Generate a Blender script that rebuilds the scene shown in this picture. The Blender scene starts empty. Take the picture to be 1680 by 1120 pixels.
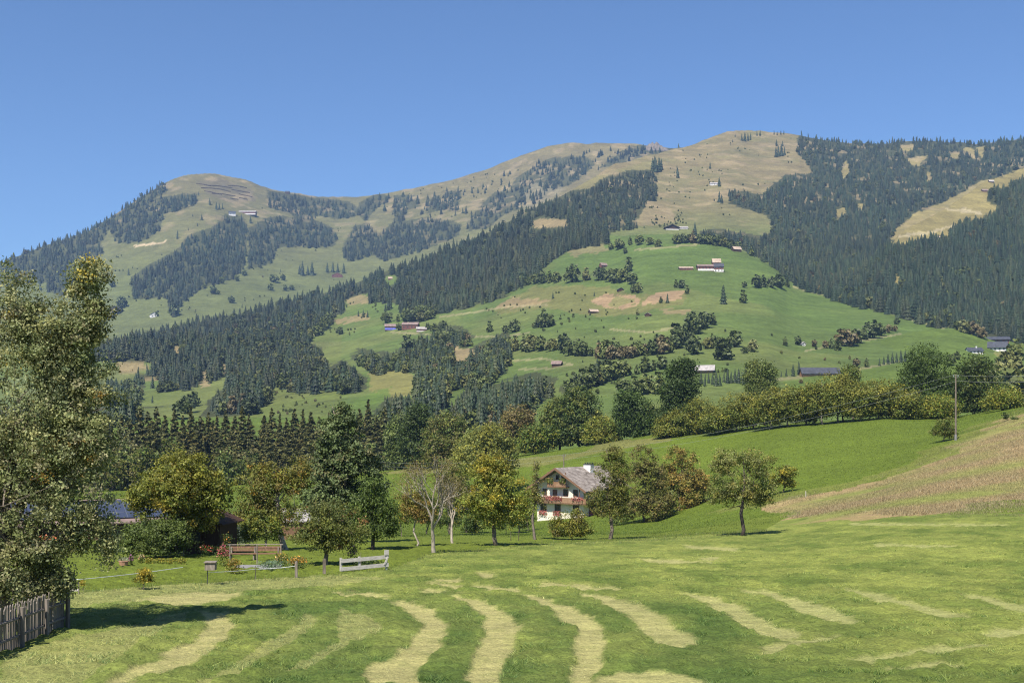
import bpy, math, random
import numpy as np
rng = np.random.default_rng(7)
random.seed(7)
PI = math.pi
F = 1867.0; CU = 840.0; HV = 700.0           # focal length, principal column and horizon row of the photograph (1680 wide)
sc = bpy.context.scene
COL = sc.collection

# ------------------------------------------------------------------ helpers
def vn(x, y, seed=0):
    xi = np.floor(x).astype(np.int64); yi = np.floor(y).astype(np.int64)
    fx = x - xi; fy = y - yi
    fx = fx*fx*(3-2*fx); fy = fy*fy*(3-2*fy)
    def h(a, b):
        n = (a*374761393 + b*668265263 + seed*974711) & 0xffffffff
        n = ((n ^ (n >> 13))*1274126177) & 0xffffffff
        return ((n ^ (n >> 16)) & 0xffff)/65535.0
    return (h(xi, yi)*(1-fx)+h(xi+1, yi)*fx)*(1-fy)+(h(xi, yi+1)*(1-fx)+h(xi+1, yi+1)*fx)*fy
def fbm(x, y, seed=0, o=4):
    r = 0; a = .5; t = 0
    for i in range(o):
        r = r + a*vn(x*2**i, y*2**i, seed+i*17); t += a; a *= .5
    return r/t

def inpoly(u, v, poly):
    u = np.asarray(u); v = np.asarray(v)
    P = np.asarray(poly, float)
    res = np.zeros(u.shape, bool)
    m = (u >= P[:, 0].min()) & (u <= P[:, 0].max()) & (v >= P[:, 1].min()) & (v <= P[:, 1].max())
    if not m.any(): return res
    uu = u[m]; vv = v[m]; ins = np.zeros(uu.shape, bool)
    for i in range(len(P)):
        x1, y1 = P[i]; x2, y2 = P[i-1]
        if y1 == y2: continue
        c = ((y1 > vv) != (y2 > vv)) & (uu < (x2-x1)*(vv-y1)/(y2-y1)+x1)
        ins ^= c
    res[m] = ins
    return res

def mesh_np(name, V, Q, mat, parent=None, tint=None, smooth=False, n=4, link=True):
    V = np.asarray(V, np.float32); Q = np.asarray(Q, np.int32)
    me = bpy.data.meshes.new(name)
    me.vertices.add(len(V)); me.vertices.foreach_set('co', V.ravel())
    me.loops.add(Q.size); me.loops.foreach_set('vertex_index', Q.ravel())
    me.polygons.add(len(Q))
    me.polygons.foreach_set('loop_start', np.arange(0, Q.size, n, dtype=np.int32))
    if smooth: me.polygons.foreach_set('use_smooth', np.ones(len(Q), bool))
    me.update(calc_edges=True)
    if tint is not None:
        a = me.color_attributes.new('tint', 'FLOAT_COLOR', 'POINT')
        t = np.ones((len(V), 4), np.float32); t[:, :3] = tint
        a.data.foreach_set('color', t.ravel())
    if mat: me.materials.append(mat)
    o = bpy.data.objects.new(name, me)
    if link: COL.objects.link(o)
    if parent: o.parent = parent
    return o

class MB:
    def __init__(s): s.v = []; s.f = []
    def add(s, vs, fs):
        b = len(s.v); s.v += [tuple(p) for p in vs]; s.f += [tuple(i+b for i in f) for f in fs]
        return s
    def box(s, c, d, rz=0, rx=0, ry=0):
        cz, sz = math.cos(rz), math.sin(rz); cx, sx = math.cos(rx), math.sin(rx); cy, sy = math.cos(ry), math.sin(ry)
        vs = []
        for i in (-1, 1):
            for j in (-1, 1):
                for k in (-1, 1):
                    x, y, z = i*d[0]/2, j*d[1]/2, k*d[2]/2
                    y, z = y*cx-z*sx, y*sx+z*cx
                    x, z = x*cy+z*sy, -x*sy+z*cy
                    x, y = x*cz-y*sz, x*sz+y*cz
                    vs.append((x+c[0], y+c[1], z+c[2]))
        return s.add(vs, [(0, 1, 3, 2), (4, 6, 7, 5), (0, 4, 5, 1), (2, 3, 7, 6), (0, 2, 6, 4), (1, 5, 7, 3)])
    def tube(s, pts, rad, n=6, cap=True):
        pts = [np.array(p, float) for p in pts]; rings = []
        b = len(s.v); vs = []; fs = []
        for i, p in enumerate(pts):
            d = pts[min(i+1, len(pts)-1)]-pts[max(i-1, 0)]
            d = d/(np.linalg.norm(d)+1e-9)
            a = np.array((1, 0, 0)) if abs(d[0]) < .8 else np.array((0, 1, 0))
            e1 = np.cross(d, a); e1 /= np.linalg.norm(e1); e2 = np.cross(d, e1)
            r = rad[i] if hasattr(rad, '__len__') else rad
            for k in range(n):
                t = 2*PI*k/n
                vs.append(p+r*(math.cos(t)*e1+math.sin(t)*e2))
        for i in range(len(pts)-1):
            for k in range(n):
                fs.append((i*n+k, i*n+(k+1) % n, (i+1)*n+(k+1) % n, (i+1)*n+k))
        if cap:
            fs.append(tuple(range(n))[::-1]); fs.append(tuple((len(pts)-1)*n+k for k in range(n)))
        return s.add(vs, fs)
    def prism(s, poly, axis, a0, a1):
        # poly in the two remaining axes, extruded along axis from a0 to a1
        n = len(poly); vs = []
        for a in (a0, a1):
            for p, q in poly:
                vs.append({'x': (a, p, q), 'y': (p, a, q), 'z': (p, q, a)}[axis])
        fs = [tuple(range(n)), tuple(range(2*n-1, n-1, -1))]
        for k in range(n): fs.append((k, (k+1) % n, n+(k+1) % n, n+k))
        return s.add(vs, fs)
    def build(s, name, mat, parent=None, smooth=False):
        me = bpy.data.meshes.new(name); me.from_pydata(s.v, [], s.f); me.update()
        if smooth: me.polygons.foreach_set('use_smooth', [True]*len(me.polygons))
        import bmesh
        bm = bmesh.new(); bm.from_mesh(me); bmesh.ops.recalc_face_normals(bm, faces=bm.faces[:]); bm.to_mesh(me); bm.free()
        if mat: me.materials.append(mat)
        o = bpy.data.objects.new(name, me); COL.objects.link(o)
        if parent: o.parent = parent
        return o

def tag(o, label=None, cat=None, group=None, kind=None):
    if label: o['label'] = label
    if cat: o['category'] = cat
    if group: o['group'] = group
    if kind: o['kind'] = kind
    return o
def empty(name, loc, label, cat, group=None, rz=0.0):
    o = bpy.data.objects.new(name, None); COL.objects.link(o)
    o.location = loc; o.rotation_euler = (0, 0, rz); o.empty_display_size = .3
    return tag(o, label, cat, group)
def copy_tree(o, parent=None):
    c = o.copy(); COL.objects.link(c)
    if parent: c.parent = parent
    for ch in list(o.children): copy_tree(ch, c)
    return c

# ------------------------------------------------------------------ materials
def new_mat(name):
    m = bpy.data.materials.new(name); m.use_nodes = True
    nt = m.node_tree; nt.nodes.clear()
    out = nt.nodes.new('ShaderNodeOutputMaterial')
    b = nt.nodes.new('ShaderNodeBsdfPrincipled')
    nt.links.new(b.outputs[0], out.inputs[0])
    b.inputs['Specular IOR Level'].default_value = .25
    return m, nt, b, out
def N(nt, t, **kw):
    n = nt.nodes.new(t)
    for k, v in kw.items(): setattr(n, k, v)
    return n
def noise(nt, vec, scale, detail=4, rough=.55):
    n = N(nt, 'ShaderNodeTexNoise'); n.inputs['Scale'].default_value = scale
    n.inputs['Detail'].default_value = detail; n.inputs['Roughness'].default_value = rough
    if vec is not None: nt.links.new(vec, n.inputs['Vector'])
    return n.outputs['Fac']
def ramp(nt, fac, stops):
    r = N(nt, 'ShaderNodeValToRGB'); e = r.color_ramp.elements
    while len(e) < len(stops): e.new(.5)
    for i, (p, c) in enumerate(stops):
        e[i].position = p; e[i].color = (c[0], c[1], c[2], 1)
    nt.links.new(fac, r.inputs['Fac'])
    return r.outputs['Color']
def mul(nt, a, b, fac=1.0, mode='MULTIPLY'):
    n = N(nt, 'ShaderNodeMix', data_type='RGBA', blend_type=mode)
    n.inputs['Factor'].default_value = fac
    nt.links.new(a, n.inputs['A']); nt.links.new(b, n.inputs['B'])
    return n.outputs['Result']
def bump(nt, b, h, strength, dist):
    n = N(nt, 'ShaderNodeBump'); n.inputs['Strength'].default_value = strength; n.inputs['Distance'].default_value = dist
    nt.links.new(h, n.inputs['Height']); nt.links.new(n.outputs['Normal'], b.inputs['Normal'])
def simple(name, c, rough=.7, nscale=6.0, amt=.35, metal=0, bumpd=0.0, spec=.25, coord='Object', stretch=None):
    m, nt, b, out = new_mat(name)
    tc = N(nt, 'ShaderNodeTexCoord').outputs[coord]
    if stretch:
        mp = N(nt, 'ShaderNodeMapping'); mp.inputs['Scale'].default_value = stretch
        nt.links.new(tc, mp.inputs['Vector']); tc = mp.outputs['Vector']
    f = noise(nt, tc, nscale, 5)
    lo = tuple(x*(1-amt) for x in c); hi = tuple(min(1, x*(1+amt)) for x in c)
    nt.links.new(ramp(nt, f, [(.3, lo), (.7, hi)]), b.inputs['Base Color'])
    b.inputs['Roughness'].default_value = rough; b.inputs['Metallic'].default_value = metal
    b.inputs['Specular IOR Level'].default_value = spec
    if bumpd: bump(nt, b, f, .6, bumpd)
    return m
def tint_ground(name, scales, bumps, amt=(.62, 1.32)):
    m, nt, b, out = new_mat(name)
    at = N(nt, 'ShaderNodeAttribute', attribute_name='tint').outputs['Color']
    pos = N(nt, 'ShaderNodeNewGeometry').outputs['Position']
    col = at
    for s, st, a in scales:
        mp = N(nt, 'ShaderNodeMapping'); mp.inputs['Scale'].default_value = st
        nt.links.new(pos, mp.inputs['Vector'])
        f = noise(nt, mp.outputs['Vector'], s, 5, .6)
        lo, hi = 1-a, 1+a
        r = ramp(nt, f, [(.3, (lo, lo*.99, lo*.97)), (.7, (hi, hi*.985, hi*.93))])
        col = mul(nt, col, r)
    nt.links.new(col, b.inputs['Base Color'])
    b.inputs['Roughness'].default_value = .9; b.inputs['Specular IOR Level'].default_value = .12
    s, d, st = bumps
    bump(nt, b, noise(nt, pos, s, 6, .65), st, d)
    return m
def leaf_mat(name, trans=.3, hue=.12):
    m, nt, b, out = new_mat(name)
    at = N(nt, 'ShaderNodeAttribute', attribute_name='tint').outputs['Color']
    b.inputs['Roughness'].default_value = .55; b.inputs['Specular IOR Level'].default_value = .3
    pos = N(nt, 'ShaderNodeTexCoord').outputs['Object']
    r = ramp(nt, noise(nt, pos, 1.3, 3), [(.3, (1-hue*2,)*3), (.7, (1+hue*2, 1+hue*1.7, 1))])
    col = mul(nt, at, r)
    nt.links.new(col, b.inputs['Base Color'])
    if trans > 0:
        t = N(nt, 'ShaderNodeBsdfTranslucent'); nt.links.new(col, t.inputs['Color'])
        mx = N(nt, 'ShaderNodeMixShader'); mx.inputs[0].default_value = trans
        nt.links.new(b.outputs[0], mx.inputs[1]); nt.links.new(t.outputs[0], mx.inputs[2])
        nt.links.new(mx.outputs[0], out.inputs[0])
    return m
M = {}
M['leaf'] = leaf_mat('leaf', .34)
M['needle'] = leaf_mat('needle', .2, .1)
M['far_leaf'] = leaf_mat('far_leaf', .15, .1)
M['grass'] = leaf_mat('grass_blade', .3, .0)
M['meadow'] = tint_ground('meadow', [(1.0, (.4, .6, .3), .14), (2.5, (.6, 1.2, 1), .22), (14, (1, 1, 1), .3)], (9, .12, .9))
M['field'] = tint_ground('field', [(.06, (1, 1, 1), .14), (.9, (1, 1, 1), .22), (3.2, (1, 1, 1), .34)], (3.0, .2, .7))
M['hill'] = tint_ground('hillside', [(.012, (1, 1, 1), .16), (.06, (1, 1, 2), .2), (.3, (1, 1, 1), .24), (.02, (.4, .4, 5), .12)], (.25, 1.2, .8))
M['bark'] = simple('bark', (.16, .13, .10), .9, 9, .5, bumpd=.03, stretch=(1, 1, .25))
M['bark_pale'] = simple('bark_pale', (.34, .29, .23), .9, 9, .45, bumpd=.02, stretch=(1, 1, .3))
M['bark_dark'] = simple('bark_dark', (.07, .055, .045), .9, 9, .4, bumpd=.02)
M['grey_wood'] = simple('weathered_wood', (.19, .16, .13), .85, 7, .45, bumpd=.01, stretch=(3, 3, .4))
M['white_wood'] = simple('bleached_wood', (.46, .42, .37), .8, 8, .3, bumpd=.006, stretch=(.6, 3, 3))
M['dark_wood'] = simple('dark_wood', (.055, .03, .02), .8, 8, .5, bumpd=.01, stretch=(4, 4, .4))
M['brown_wood'] = simple('brown_wood', (.17, .095, .055), .75, 8, .4, bumpd=.008, stretch=(4, 4, .6))
M['orange_wood'] = simple('larch_wood', (.27, .15, .08), .7, 8, .35, bumpd=.008, stretch=(4, 4, .6))
M['plaster'] = simple('plaster', (.72, .645, .51), .9, 1.2, .07, bumpd=.004)
M['white_plaster'] = simple('white_plaster', (.66, .63, .59), .9, .4, .06)
M['glass'] = simple('window_glass', (.035, .04, .045), .12, .4, .3, spec=.6)
M['metal_dark'] = simple('dark_metal', (.07, .07, .075), .5, 4, .3, metal=.4)
M['metal_grey'] = simple('grey_metal', (.3, .31, .32), .5, 4, .2, metal=.5)
M['tarp'] = simple('blue_tarp', (.13, .16, .55), .5, .6, .35)
M['red_brick'] = simple('red_brown_boards', (.14, .06, .048), .8, .5, .35)
M['roof_red'] = simple('red_brown_roof', (.21, .15, .13), .8, .5, .3)
M['roof_tan'] = simple('tan_roof', (.36, .275, .205), .85, .5, .25)
M['roof_grey'] = simple('grey_roof', (.33, .30, .28), .85, .6, .3)
M['roof_dark'] = simple('dark_roof', (.055, .058, .07), .6, .6, .3)
M['rock'] = simple('rock', (.15, .125, .10), .95, .12, .4, bumpd=.8)
M['terracotta'] = simple('terracotta', (.4, .22, .14), .8, 6, .2)
M['stone'] = simple('stone', (.2, .19, .18), .9, 5, .3, bumpd=.01)
M['white_cable'] = simple('white_tape', (.72, .72, .70), .6, 6, .1)
M['cable'] = simple('cable', (.3, .32, .28), .6, 6, .1)
def shingle_mat(name, c):
    m, nt, b, out = new_mat(name)
    tc = N(nt, 'ShaderNodeTexCoord').outputs['Object']
    br = N(nt, 'ShaderNodeTexBrick'); br.inputs['Scale'].default_value = 1.0
    br.inputs['Brick Width'].default_value = .45; br.inputs['Row Height'].default_value = .38; br.inputs['Mortar Size'].default_value = .03
    br.inputs['Color1'].default_value = (c[0]*1.2, c[1]*1.2, c[2]*1.2, 1); br.inputs['Color2'].default_value = (c[0]*.75, c[1]*.72, c[2]*.7, 1)
    br.inputs['Mortar'].default_value = (c[0]*.35, c[1]*.33, c[2]*.3, 1)
    sx = N(nt, 'ShaderNodeSeparateXYZ'); nt.links.new(tc, sx.inputs[0])
    cb = N(nt, 'ShaderNodeCombineXYZ'); nt.links.new(sx.outputs[1], cb.inputs[0]); nt.links.new(sx.outputs[0], cb.inputs[1])
    nt.links.new(cb.outputs[0], br.inputs['Vector'])
    r = ramp(nt, noise(nt, tc, .9, 5, .7), [(.3, (.5, .47, .45)), (.7, (1.25, 1.2, 1.15))])
    nt.links.new(mul(nt, br.outputs['Color'], r), b.inputs['Base Color'])
    b.inputs['Roughness'].default_value = .9
    bump(nt, b, br.outputs['Fac'], -.5, .03)
    return m
M['shingle'] = shingle_mat('wood_shingles', (.31, .28, .255))
def solar_mat():
    m, nt, b, out = new_mat('solar_panels')
    tc = N(nt, 'ShaderNodeTexCoord').outputs['Object']
    br = N(nt, 'ShaderNodeTexBrick', offset=0.0); br.inputs['Scale'].default_value = 1
    br.inputs['Brick Width'].default_value = 1.0; br.inputs['Row Height'].default_value = 1.6; br.inputs['Mortar Size'].default_value = .03
    br.inputs['Color1'].default_value = (.035, .045, .075, 1); br.inputs['Color2'].default_value = (.04, .05, .085, 1)
    br.inputs['Mortar'].default_value = (.09, .10, .12, 1)
    nt.links.new(tc, br.inputs['Vector']); nt.links.new(br.outputs['Color'], b.inputs['Base Color'])
    b.inputs['Roughness'].default_value = .5; b.inputs['Specular IOR Level'].default_value = .35
    return m
M['solar'] = solar_mat()

# ------------------------------------------------------------------ terrain: near ground and six hill masses, highest one wins
S0C = [
 (-600, [(2,-1.9),(10,-3.3),(20,-4.5),(43,-6.0),(75,-8),(110,-11),(160,-15.5),(230,-18),(300,-18.5),(420,-18.8),(700,-18),(900,-30)]),
 (200,  [(2,-1.9),(10,-3.3),(20,-4.5),(43,-6.0),(75,-8),(110,-11),(160,-15.5),(230,-18),(300,-18.5),(420,-18.8),(700,-18),(900,-30)]),
 (560,  [(2,-1.9),(10,-3.3),(20,-4.5),(43,-6.0),(75,-8),(110,-11),(160,-15),(220,-17),(270,-16.5),(330,-14.5),(360,-15),(420,-18),(700,-20),(900,-30)]),
 (700,  [(2,-1.9),(10,-3.3),(20,-4.5),(43,-6.0),(75,-8),(105,-10.2),(160,-15),(200,-17),(250,-15.5),(300,-12.8),(335,-11.5),(380,-13),(430,-20),(900,-30)]),
 (860,  [(2,-1.9),(10,-3.3),(20,-4.5),(43,-6.0),(75,-8),(105,-10.2),(160,-15.2),(205,-17.9),(235,-16),(300,-8.6),(325,-7.6),(370,-9),(430,-22),(900,-30)]),
 (1080, [(2,-1.9),(10,-3.3),(20,-4.5),(43,-6.0),(75,-8),(105,-10.0),(150,-13.6),(200,-14.8),(240,-9.5),(285,-1.9),(310,-1.2),(350,-4),(420,-22),(900,-30)]),
 (1280, [(2,-1.9),(10,-3.3),(20,-4.5),(43,-6.0),(75,-7.8),(100,-9.1),(130,-9.9),(170,-8.6),(230,-3),(265,.3),(300,1.2),(350,-3),(420,-22),(900,-30)]),
 (1450, [(2,-1.9),(10,-3.3),(20,-4.5),(43,-5.8),(75,-7.0),(95,-7.6),(115,-7.5),(150,-6.8),(200,-2.7),(250,1.7),(290,2.6),(340,0),(420,-20),(900,-30)]),
 (1560, [(2,-1.9),(10,-3.3),(20,-4.5),(43,-5.7),(75,-6.7),(92,-7.1),(110,-6.6),(178,-2.2),(250,1.5),(290,2.5),(340,0),(420,-20),(900,-30)]),
 (1680, [(2,-1.9),(10,-3.3),(20,-4.5),(43,-5.6),(75,-6.4),(90,-6.7),(110,-5.8),(150,-1.6),(185,2),(230,3.5),(290,6),(340,3),(420,-20),(900,-30)]),
 (2300, [(2,-1.9),(10,-3.3),(20,-4.4),(43,-5.2),(75,-5.4),(90,-5),(110,-3),(150,2),(185,6),(280,10),(340,8),(420,-10),(900,-30)]),
]
S0U = np.array([c[0] for c in S0C], float)
def s0(u, Y):
    out = 0
    cols = []
    for c in S0C:
        ys = np.array([p[0] for p in c[1]], float); zs = np.array([p[1] for p in c[1]], float)
        z = 0
        for k in (.93, .965, 1, 1.035, 1.07): z = z+np.interp(Y*k, ys, zs)
        cols.append(z/5)
    uu = np.clip(u, S0U[0], S0U[-1]-.01)
    idx = np.searchsorted(S0U, uu, side='right')-1
    t = (uu-S0U[idx])/(S0U[idx+1]-S0U[idx])
    C = np.stack(cols, 0)
    ar = np.arange(idx.size).reshape(idx.shape)
    Cf = C.reshape(len(cols), -1); i = idx.ravel(); a = np.arange(i.size)
    return (Cf[i, a]*(1-t.ravel())+Cf[i+1, a]*t.ravel()).reshape(idx.shape)
def sp(lst): a = np.array(lst, float); return a[:, 0], a[:, 1]
HILLS = {
 1: dict(top=[(300,720),(900,690),(1000,668),(1080,652),(1150,640),(1220,632),(1290,619),(1330,614),(1400,610),(1440,602),(1500,592),(1600,582),(1680,577),(2300,560)],
         Yt=[(300,560),(1000,580),(1700,640)], vb=[(300,760),(1000,730),(1700,690)], Yb=[(300,420),(1700,420)], p=1.1, back=.10),
 6: dict(top=[(900,800),(1080,700),(1150,640),(1230,606),(1300,590),(1380,580),(1430,563),(1480,547),(1530,538),(1580,541),(1620,551),(1680,566),(1900,600)],
         Yt=[(1150,800),(1700,950)], vb=[(1150,680),(1900,660)], Yb=[(1150,560),(1900,640)], p=1.2, back=.12),
 2: dict(top=[(-600,640),(-300,625),(0,606),(100,596),(150,578),(200,558),(280,540),(350,524),(430,509),(500,490),(560,474),(620,449),(680,433),(740,412),(800,388),(840,364),(880,352),(930,350),(970,372),(1000,388),(1100,388),(1150,395),(1200,408),(1260,432),(1300,465),(1350,482),(1400,497),(1450,508),(1500,525),(1550,537),(1620,555),(1700,580),(1900,640)],
         Yt=[(-600,1900),(200,1900),(600,2000),(800,2050),(900,2080),(950,1850),(1000,1600),(1150,1500),(1260,1380),(1400,1200),(1550,1020),(1700,900),(1900,800)],
         vb=[(-600,730),(400,712),(800,700),(1200,690),(1900,690)], Yb=[(-600,800),(0,760),(400,650),(800,520),(1200,450),(1900,450)], p=1.4, back=.3),
 3: dict(top=[(450,800),(600,620),(700,470),(800,400),(860,350),(900,332),(940,313),(1000,277),(1070,258),(1100,250),(1150,233),(1175,222),(1200,217),(1250,221),(1300,224),(1330,231),(1400,238),(1500,236),(1600,240),(1680,231),(1800,222),(2300,230)],
         Yt=[(700,1950),(860,2150),(940,2300),(1000,2450),(1200,3000),(1700,2900),(2300,2800)], vb=[(700,560),(1000,560),(1300,590),(2300,620)], Yb=[(700,1300),(1000,1150),(1300,1000),(2300,950)], p=1.35, back=.4),
 4: dict(top=[(1050,900),(1200,660),(1300,565),(1400,470),(1440,425),(1466,398),(1475,380),(1520,359),(1560,337),(1610,304),(1640,292),(1680,277),(1720,262),(1900,235),(2300,225)],
         Yt=[(1200,1200),(1400,1350),(1470,1500),(1600,1800),(1720,2050),(2300,2300)], vb=[(1200,660),(2300,600)], Yb=[(1200,900),(2300,900)], p=1.3, back=.5),
 5: dict(top=[(-1200,620),(-600,555),(-300,500),(0,436),(60,409),(130,385),(160,372),(220,333),(270,303),(300,292),(325,288),(345,287),(380,294),(420,304),(440,312),(500,322),(550,326),(600,323),(650,316),(700,306),(750,295),(800,281),(850,262),(880,250),(900,244),(940,236),(970,239),(1000,237),(1040,238),(1060,240),(1090,243),(1120,243),(1150,248),(1250,270),(1500,380),(1900,450)],
         Yt=[(-1200,2800),(0,3200),(345,3700),(550,3900),(940,3900),(1250,3900),(1900,3900)], vb=[(-1200,640),(400,600),(1900,600)], Yb=[(-1200,1900),(0,2050),(1900,2150)], p=1.2, back=.35),
}
def hill(k, u, Y):
    h = HILLS[k]
    i = lambda key: sum(np.interp(u+d_, *sp(h[key])) for d_ in ((-10, 0, 10) if key == 'top' else (-60, -30, 0, 30, 60)))/(3 if key == 'top' else 5)
    vt, Yt, vb, Yb = i('top'), i('Yt'), i('vb'), i('Yb')
    s = np.clip((Y-Yb)/(Yt-Yb), 0, 1)**(1/h['p'])
    v = vb-s*(vb-vt)
    Yc = np.clip(Y, Yb, Yt)
    z = (HV-v)/F*Yc
    z = z-np.maximum(Yb-Y, 0)*.5
    d = np.maximum(Y-Yt, 0); w = Yt*.03
    return z-h['back']*2*(d-w*(1-np.exp(-d/w)))
IDS = [1, 6, 2, 3, 4, 5]
def height(x, Y, want_id=False):
    x = np.asarray(x, float); Y = np.asarray(Y, float)
    Yc = np.maximum(Y, 2.0)
    u = np.clip(CU+F*x/Yc, -1200, 2600)
    z = s0(u, Yc)
    z = z+np.where(Y < 2, 0, 0)
    near = fbm(x/9, Y/9, 3, 3)-.5
    z = z+near*.35*np.clip((Y-8)/40, 0, 1)
    sid = np.zeros(z.shape, int)
    bumps = (fbm(x/230, Y/230, 11, 3)-.5)*13+(fbm(x/60, Y/60, 23, 3)-.5)*4.5+(1-np.abs(fbm(x/85+7, Y/170, 29, 3)*2-1))*7*np.clip((Y-1700)/900, 0, 1)
    for k in IDS:
        zz = hill(k, u, Yc)+bumps*np.clip(Yc/1800-.1, .02, 1)*(1.0 if k not in (1, 6) else .5)
        m = zz > z
        z = np.where(m, zz, z); sid = np.where(m, k, sid)
    return (z, sid) if want_id else z
def gz(x, y): return float(height(np.array([x]), np.array([y]))[0])

YS = np.unique(np.concatenate([np.linspace(4, 120, 700), np.linspace(120, 460, 600), np.linspace(460, 4300, 1500)]))
def ray(u, v):
    z, sid = height((u-CU)/F*YS, YS, True)
    vv = HV-F*z/YS
    hit = np.nonzero(vv <= v)[0]
    if len(hit) == 0: i = int(np.argmin(vv))
    else: i = hit[0]
    if i > 0 and len(hit):
        t = (vv[i-1]-v)/(vv[i-1]-vv[i]+1e-9); t = min(max(t, 0), 1)
        Y = YS[i-1]+t*(YS[i]-YS[i-1])
    else: Y = YS[i]
    return (u-CU)/F*Y, Y, int(sid[i])
def ground(u, v, Y=None):
    if Y is None: x, Y, s = ray(u, v)
    else: x = (u-CU)/F*Y
    return np.array((x, Y, gz(x, Y)))
# visibility table of the hills
TU = np.arange(-240, 1924, 4.0)
_gu, _gY = np.meshgrid(TU, YS, indexing='ij')
_z, _sid = height((_gu-CU)/F*_gY, _gY, True)
_v = np.minimum.accumulate(HV-F*_z/_gY, axis=1)
def rays(u, v):
    ci = np.clip(np.round((u-TU[0])/4).astype(int), 0, len(TU)-1)
    Y = np.zeros(len(u)); sid = np.full(len(u), -1)
    for c in np.unique(ci):
        m = ci == c
        i = np.searchsorted(-_v[c], -v[m], side='left')
        ok = i < len(YS); ii = np.clip(i, 0, len(YS)-1)
        Y[m] = np.where(ok, YS[ii], -1); sid[m] = np.where(ok, _sid[c][ii], -1)
    return Y, sid

# ---------------------------------------------------------------- ground cover zones (outlines of real fields, woods and clearings)
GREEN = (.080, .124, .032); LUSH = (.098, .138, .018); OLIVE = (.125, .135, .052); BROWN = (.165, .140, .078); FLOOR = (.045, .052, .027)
EARTH = (.27, .19, .125); TAN = (.30, .25, .13)
W_LEFT = [
 [(-300,478),(-100,445),(0,418),(60,395),(130,372),(165,356),(215,320),(270,294),(277,312),(258,325),(300,318),(325,318),(322,335),(300,345),(270,350),(262,378),(235,395),(205,400),(188,395),(180,376),(165,397),(172,415),(135,440),(80,462),(0,472),(-300,560)],
 [(75,452),(110,445),(130,460),(130,482),(100,486),(78,478)],
 [(370,350),(400,356),(408,380),(400,440),(385,455),(330,475),(300,495),(290,520),(278,515),(275,490),(220,490),(213,455),(250,430),(290,410),(310,385),(350,372)],
 [(408,375),(440,356),(460,354),(520,362),(545,373),(555,390),(548,404),(510,406),(480,404),(455,407),(447,430),(420,440),(405,440)],
 [(438,312),(480,318),(530,324),(575,331),(592,345),(585,356),(550,360),(525,354),(505,362),(485,362),(476,350),(442,340)],
 [(588,332),(625,315),(642,325),(615,345),(600,364),(588,352)], [(646,320),(685,320),(692,340),(670,345),(660,367),(645,367)],
 [(728,313),(756,313),(752,347),(722,344)], [(696,330),(722,318),(724,345),(700,350)],
 [(562,405),(580,370),(605,366),(622,383),(640,366),(700,356),(740,362),(757,368),(752,387),(690,412),(630,428),(610,417),(590,427),(565,427)],
 [(1000,262),(1030,240),(1070,236),(1090,243),(1120,228),(1148,228),(1132,248),(1090,254),(1060,258),(1010,272),(980,277)],
]
W_BAND = [[(766,366),(790,335),(815,313),(835,313),(845,293),(880,270),(900,260),(920,258),(960,256),(977,268),(962,284),(937,302),(905,314),(880,335),(830,350),(800,374),(768,380)]]
W_MID = [[(140,566),(200,546),(250,537),(280,529),(340,513),(400,503),(430,493),(480,478),(500,462),(560,455),(600,438),(640,427),(690,411),(730,400),(770,381),(800,366),(840,346),(870,334),(925,316),(968,308),(1000,286),(1040,279),(1076,279),(1079,327),(1062,332),(1050,347),(1045,373),(1000,379),(998,401),(950,406),(920,416),(890,441),(855,471),(810,493),(765,503),(720,513),(690,529),(665,523),(655,500),(645,495),(607,498),(605,480),(585,485),(565,490),(565,512),(545,520),(540,540),(500,545),(510,560),(530,570),(525,590),(545,600),(560,590),(575,600),(600,620),(600,640),(560,640),(545,635),(530,642),(480,640),(450,632),(440,655),(420,670),(400,680),(330,685),(340,660),(380,625),(370,617),(345,628),(310,637),(237,642),(225,620),(255,600),(240,592),(195,592),(145,590)]]
W_LOW = [[(575,585),(590,572),(640,577),(680,565),(690,545),(705,556),(720,531),(760,536),(778,552),(765,575),(795,557),(835,541),(838,590),(830,610),(790,640),(760,635),(735,640),(730,665),(700,672),(680,655),(682,610),(640,605),(620,615),(600,605)],
 [(600,690),(640,650),(700,655),(735,675),(760,640),(790,640),(830,625),(880,612),(915,622),(905,650),(880,660),(870,670),(840,700),(700,700),(600,700)],
 [(915,640),(940,620),(960,606),(985,590),(1000,600),(985,625),(955,640),(930,652)],
 [(170,600),(230,600),(255,605),(230,640),(225,665),(245,690),(180,700),(165,660)]]
W_RIGHT = [[(1310,222),(1400,226),(1500,224),(1600,228),(1680,219),(1920,215),(1920,620),(1680,572),(1625,558),(1560,542),(1520,530),(1450,510),(1400,500),(1350,485),(1300,465),(1262,432),(1205,402),(1145,395),(1150,376),(1180,376),(1245,387),(1270,377),(1258,352),(1195,334),(1196,308),(1248,320),(1285,288),(1334,284),(1325,268),(1306,250)]]
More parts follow.
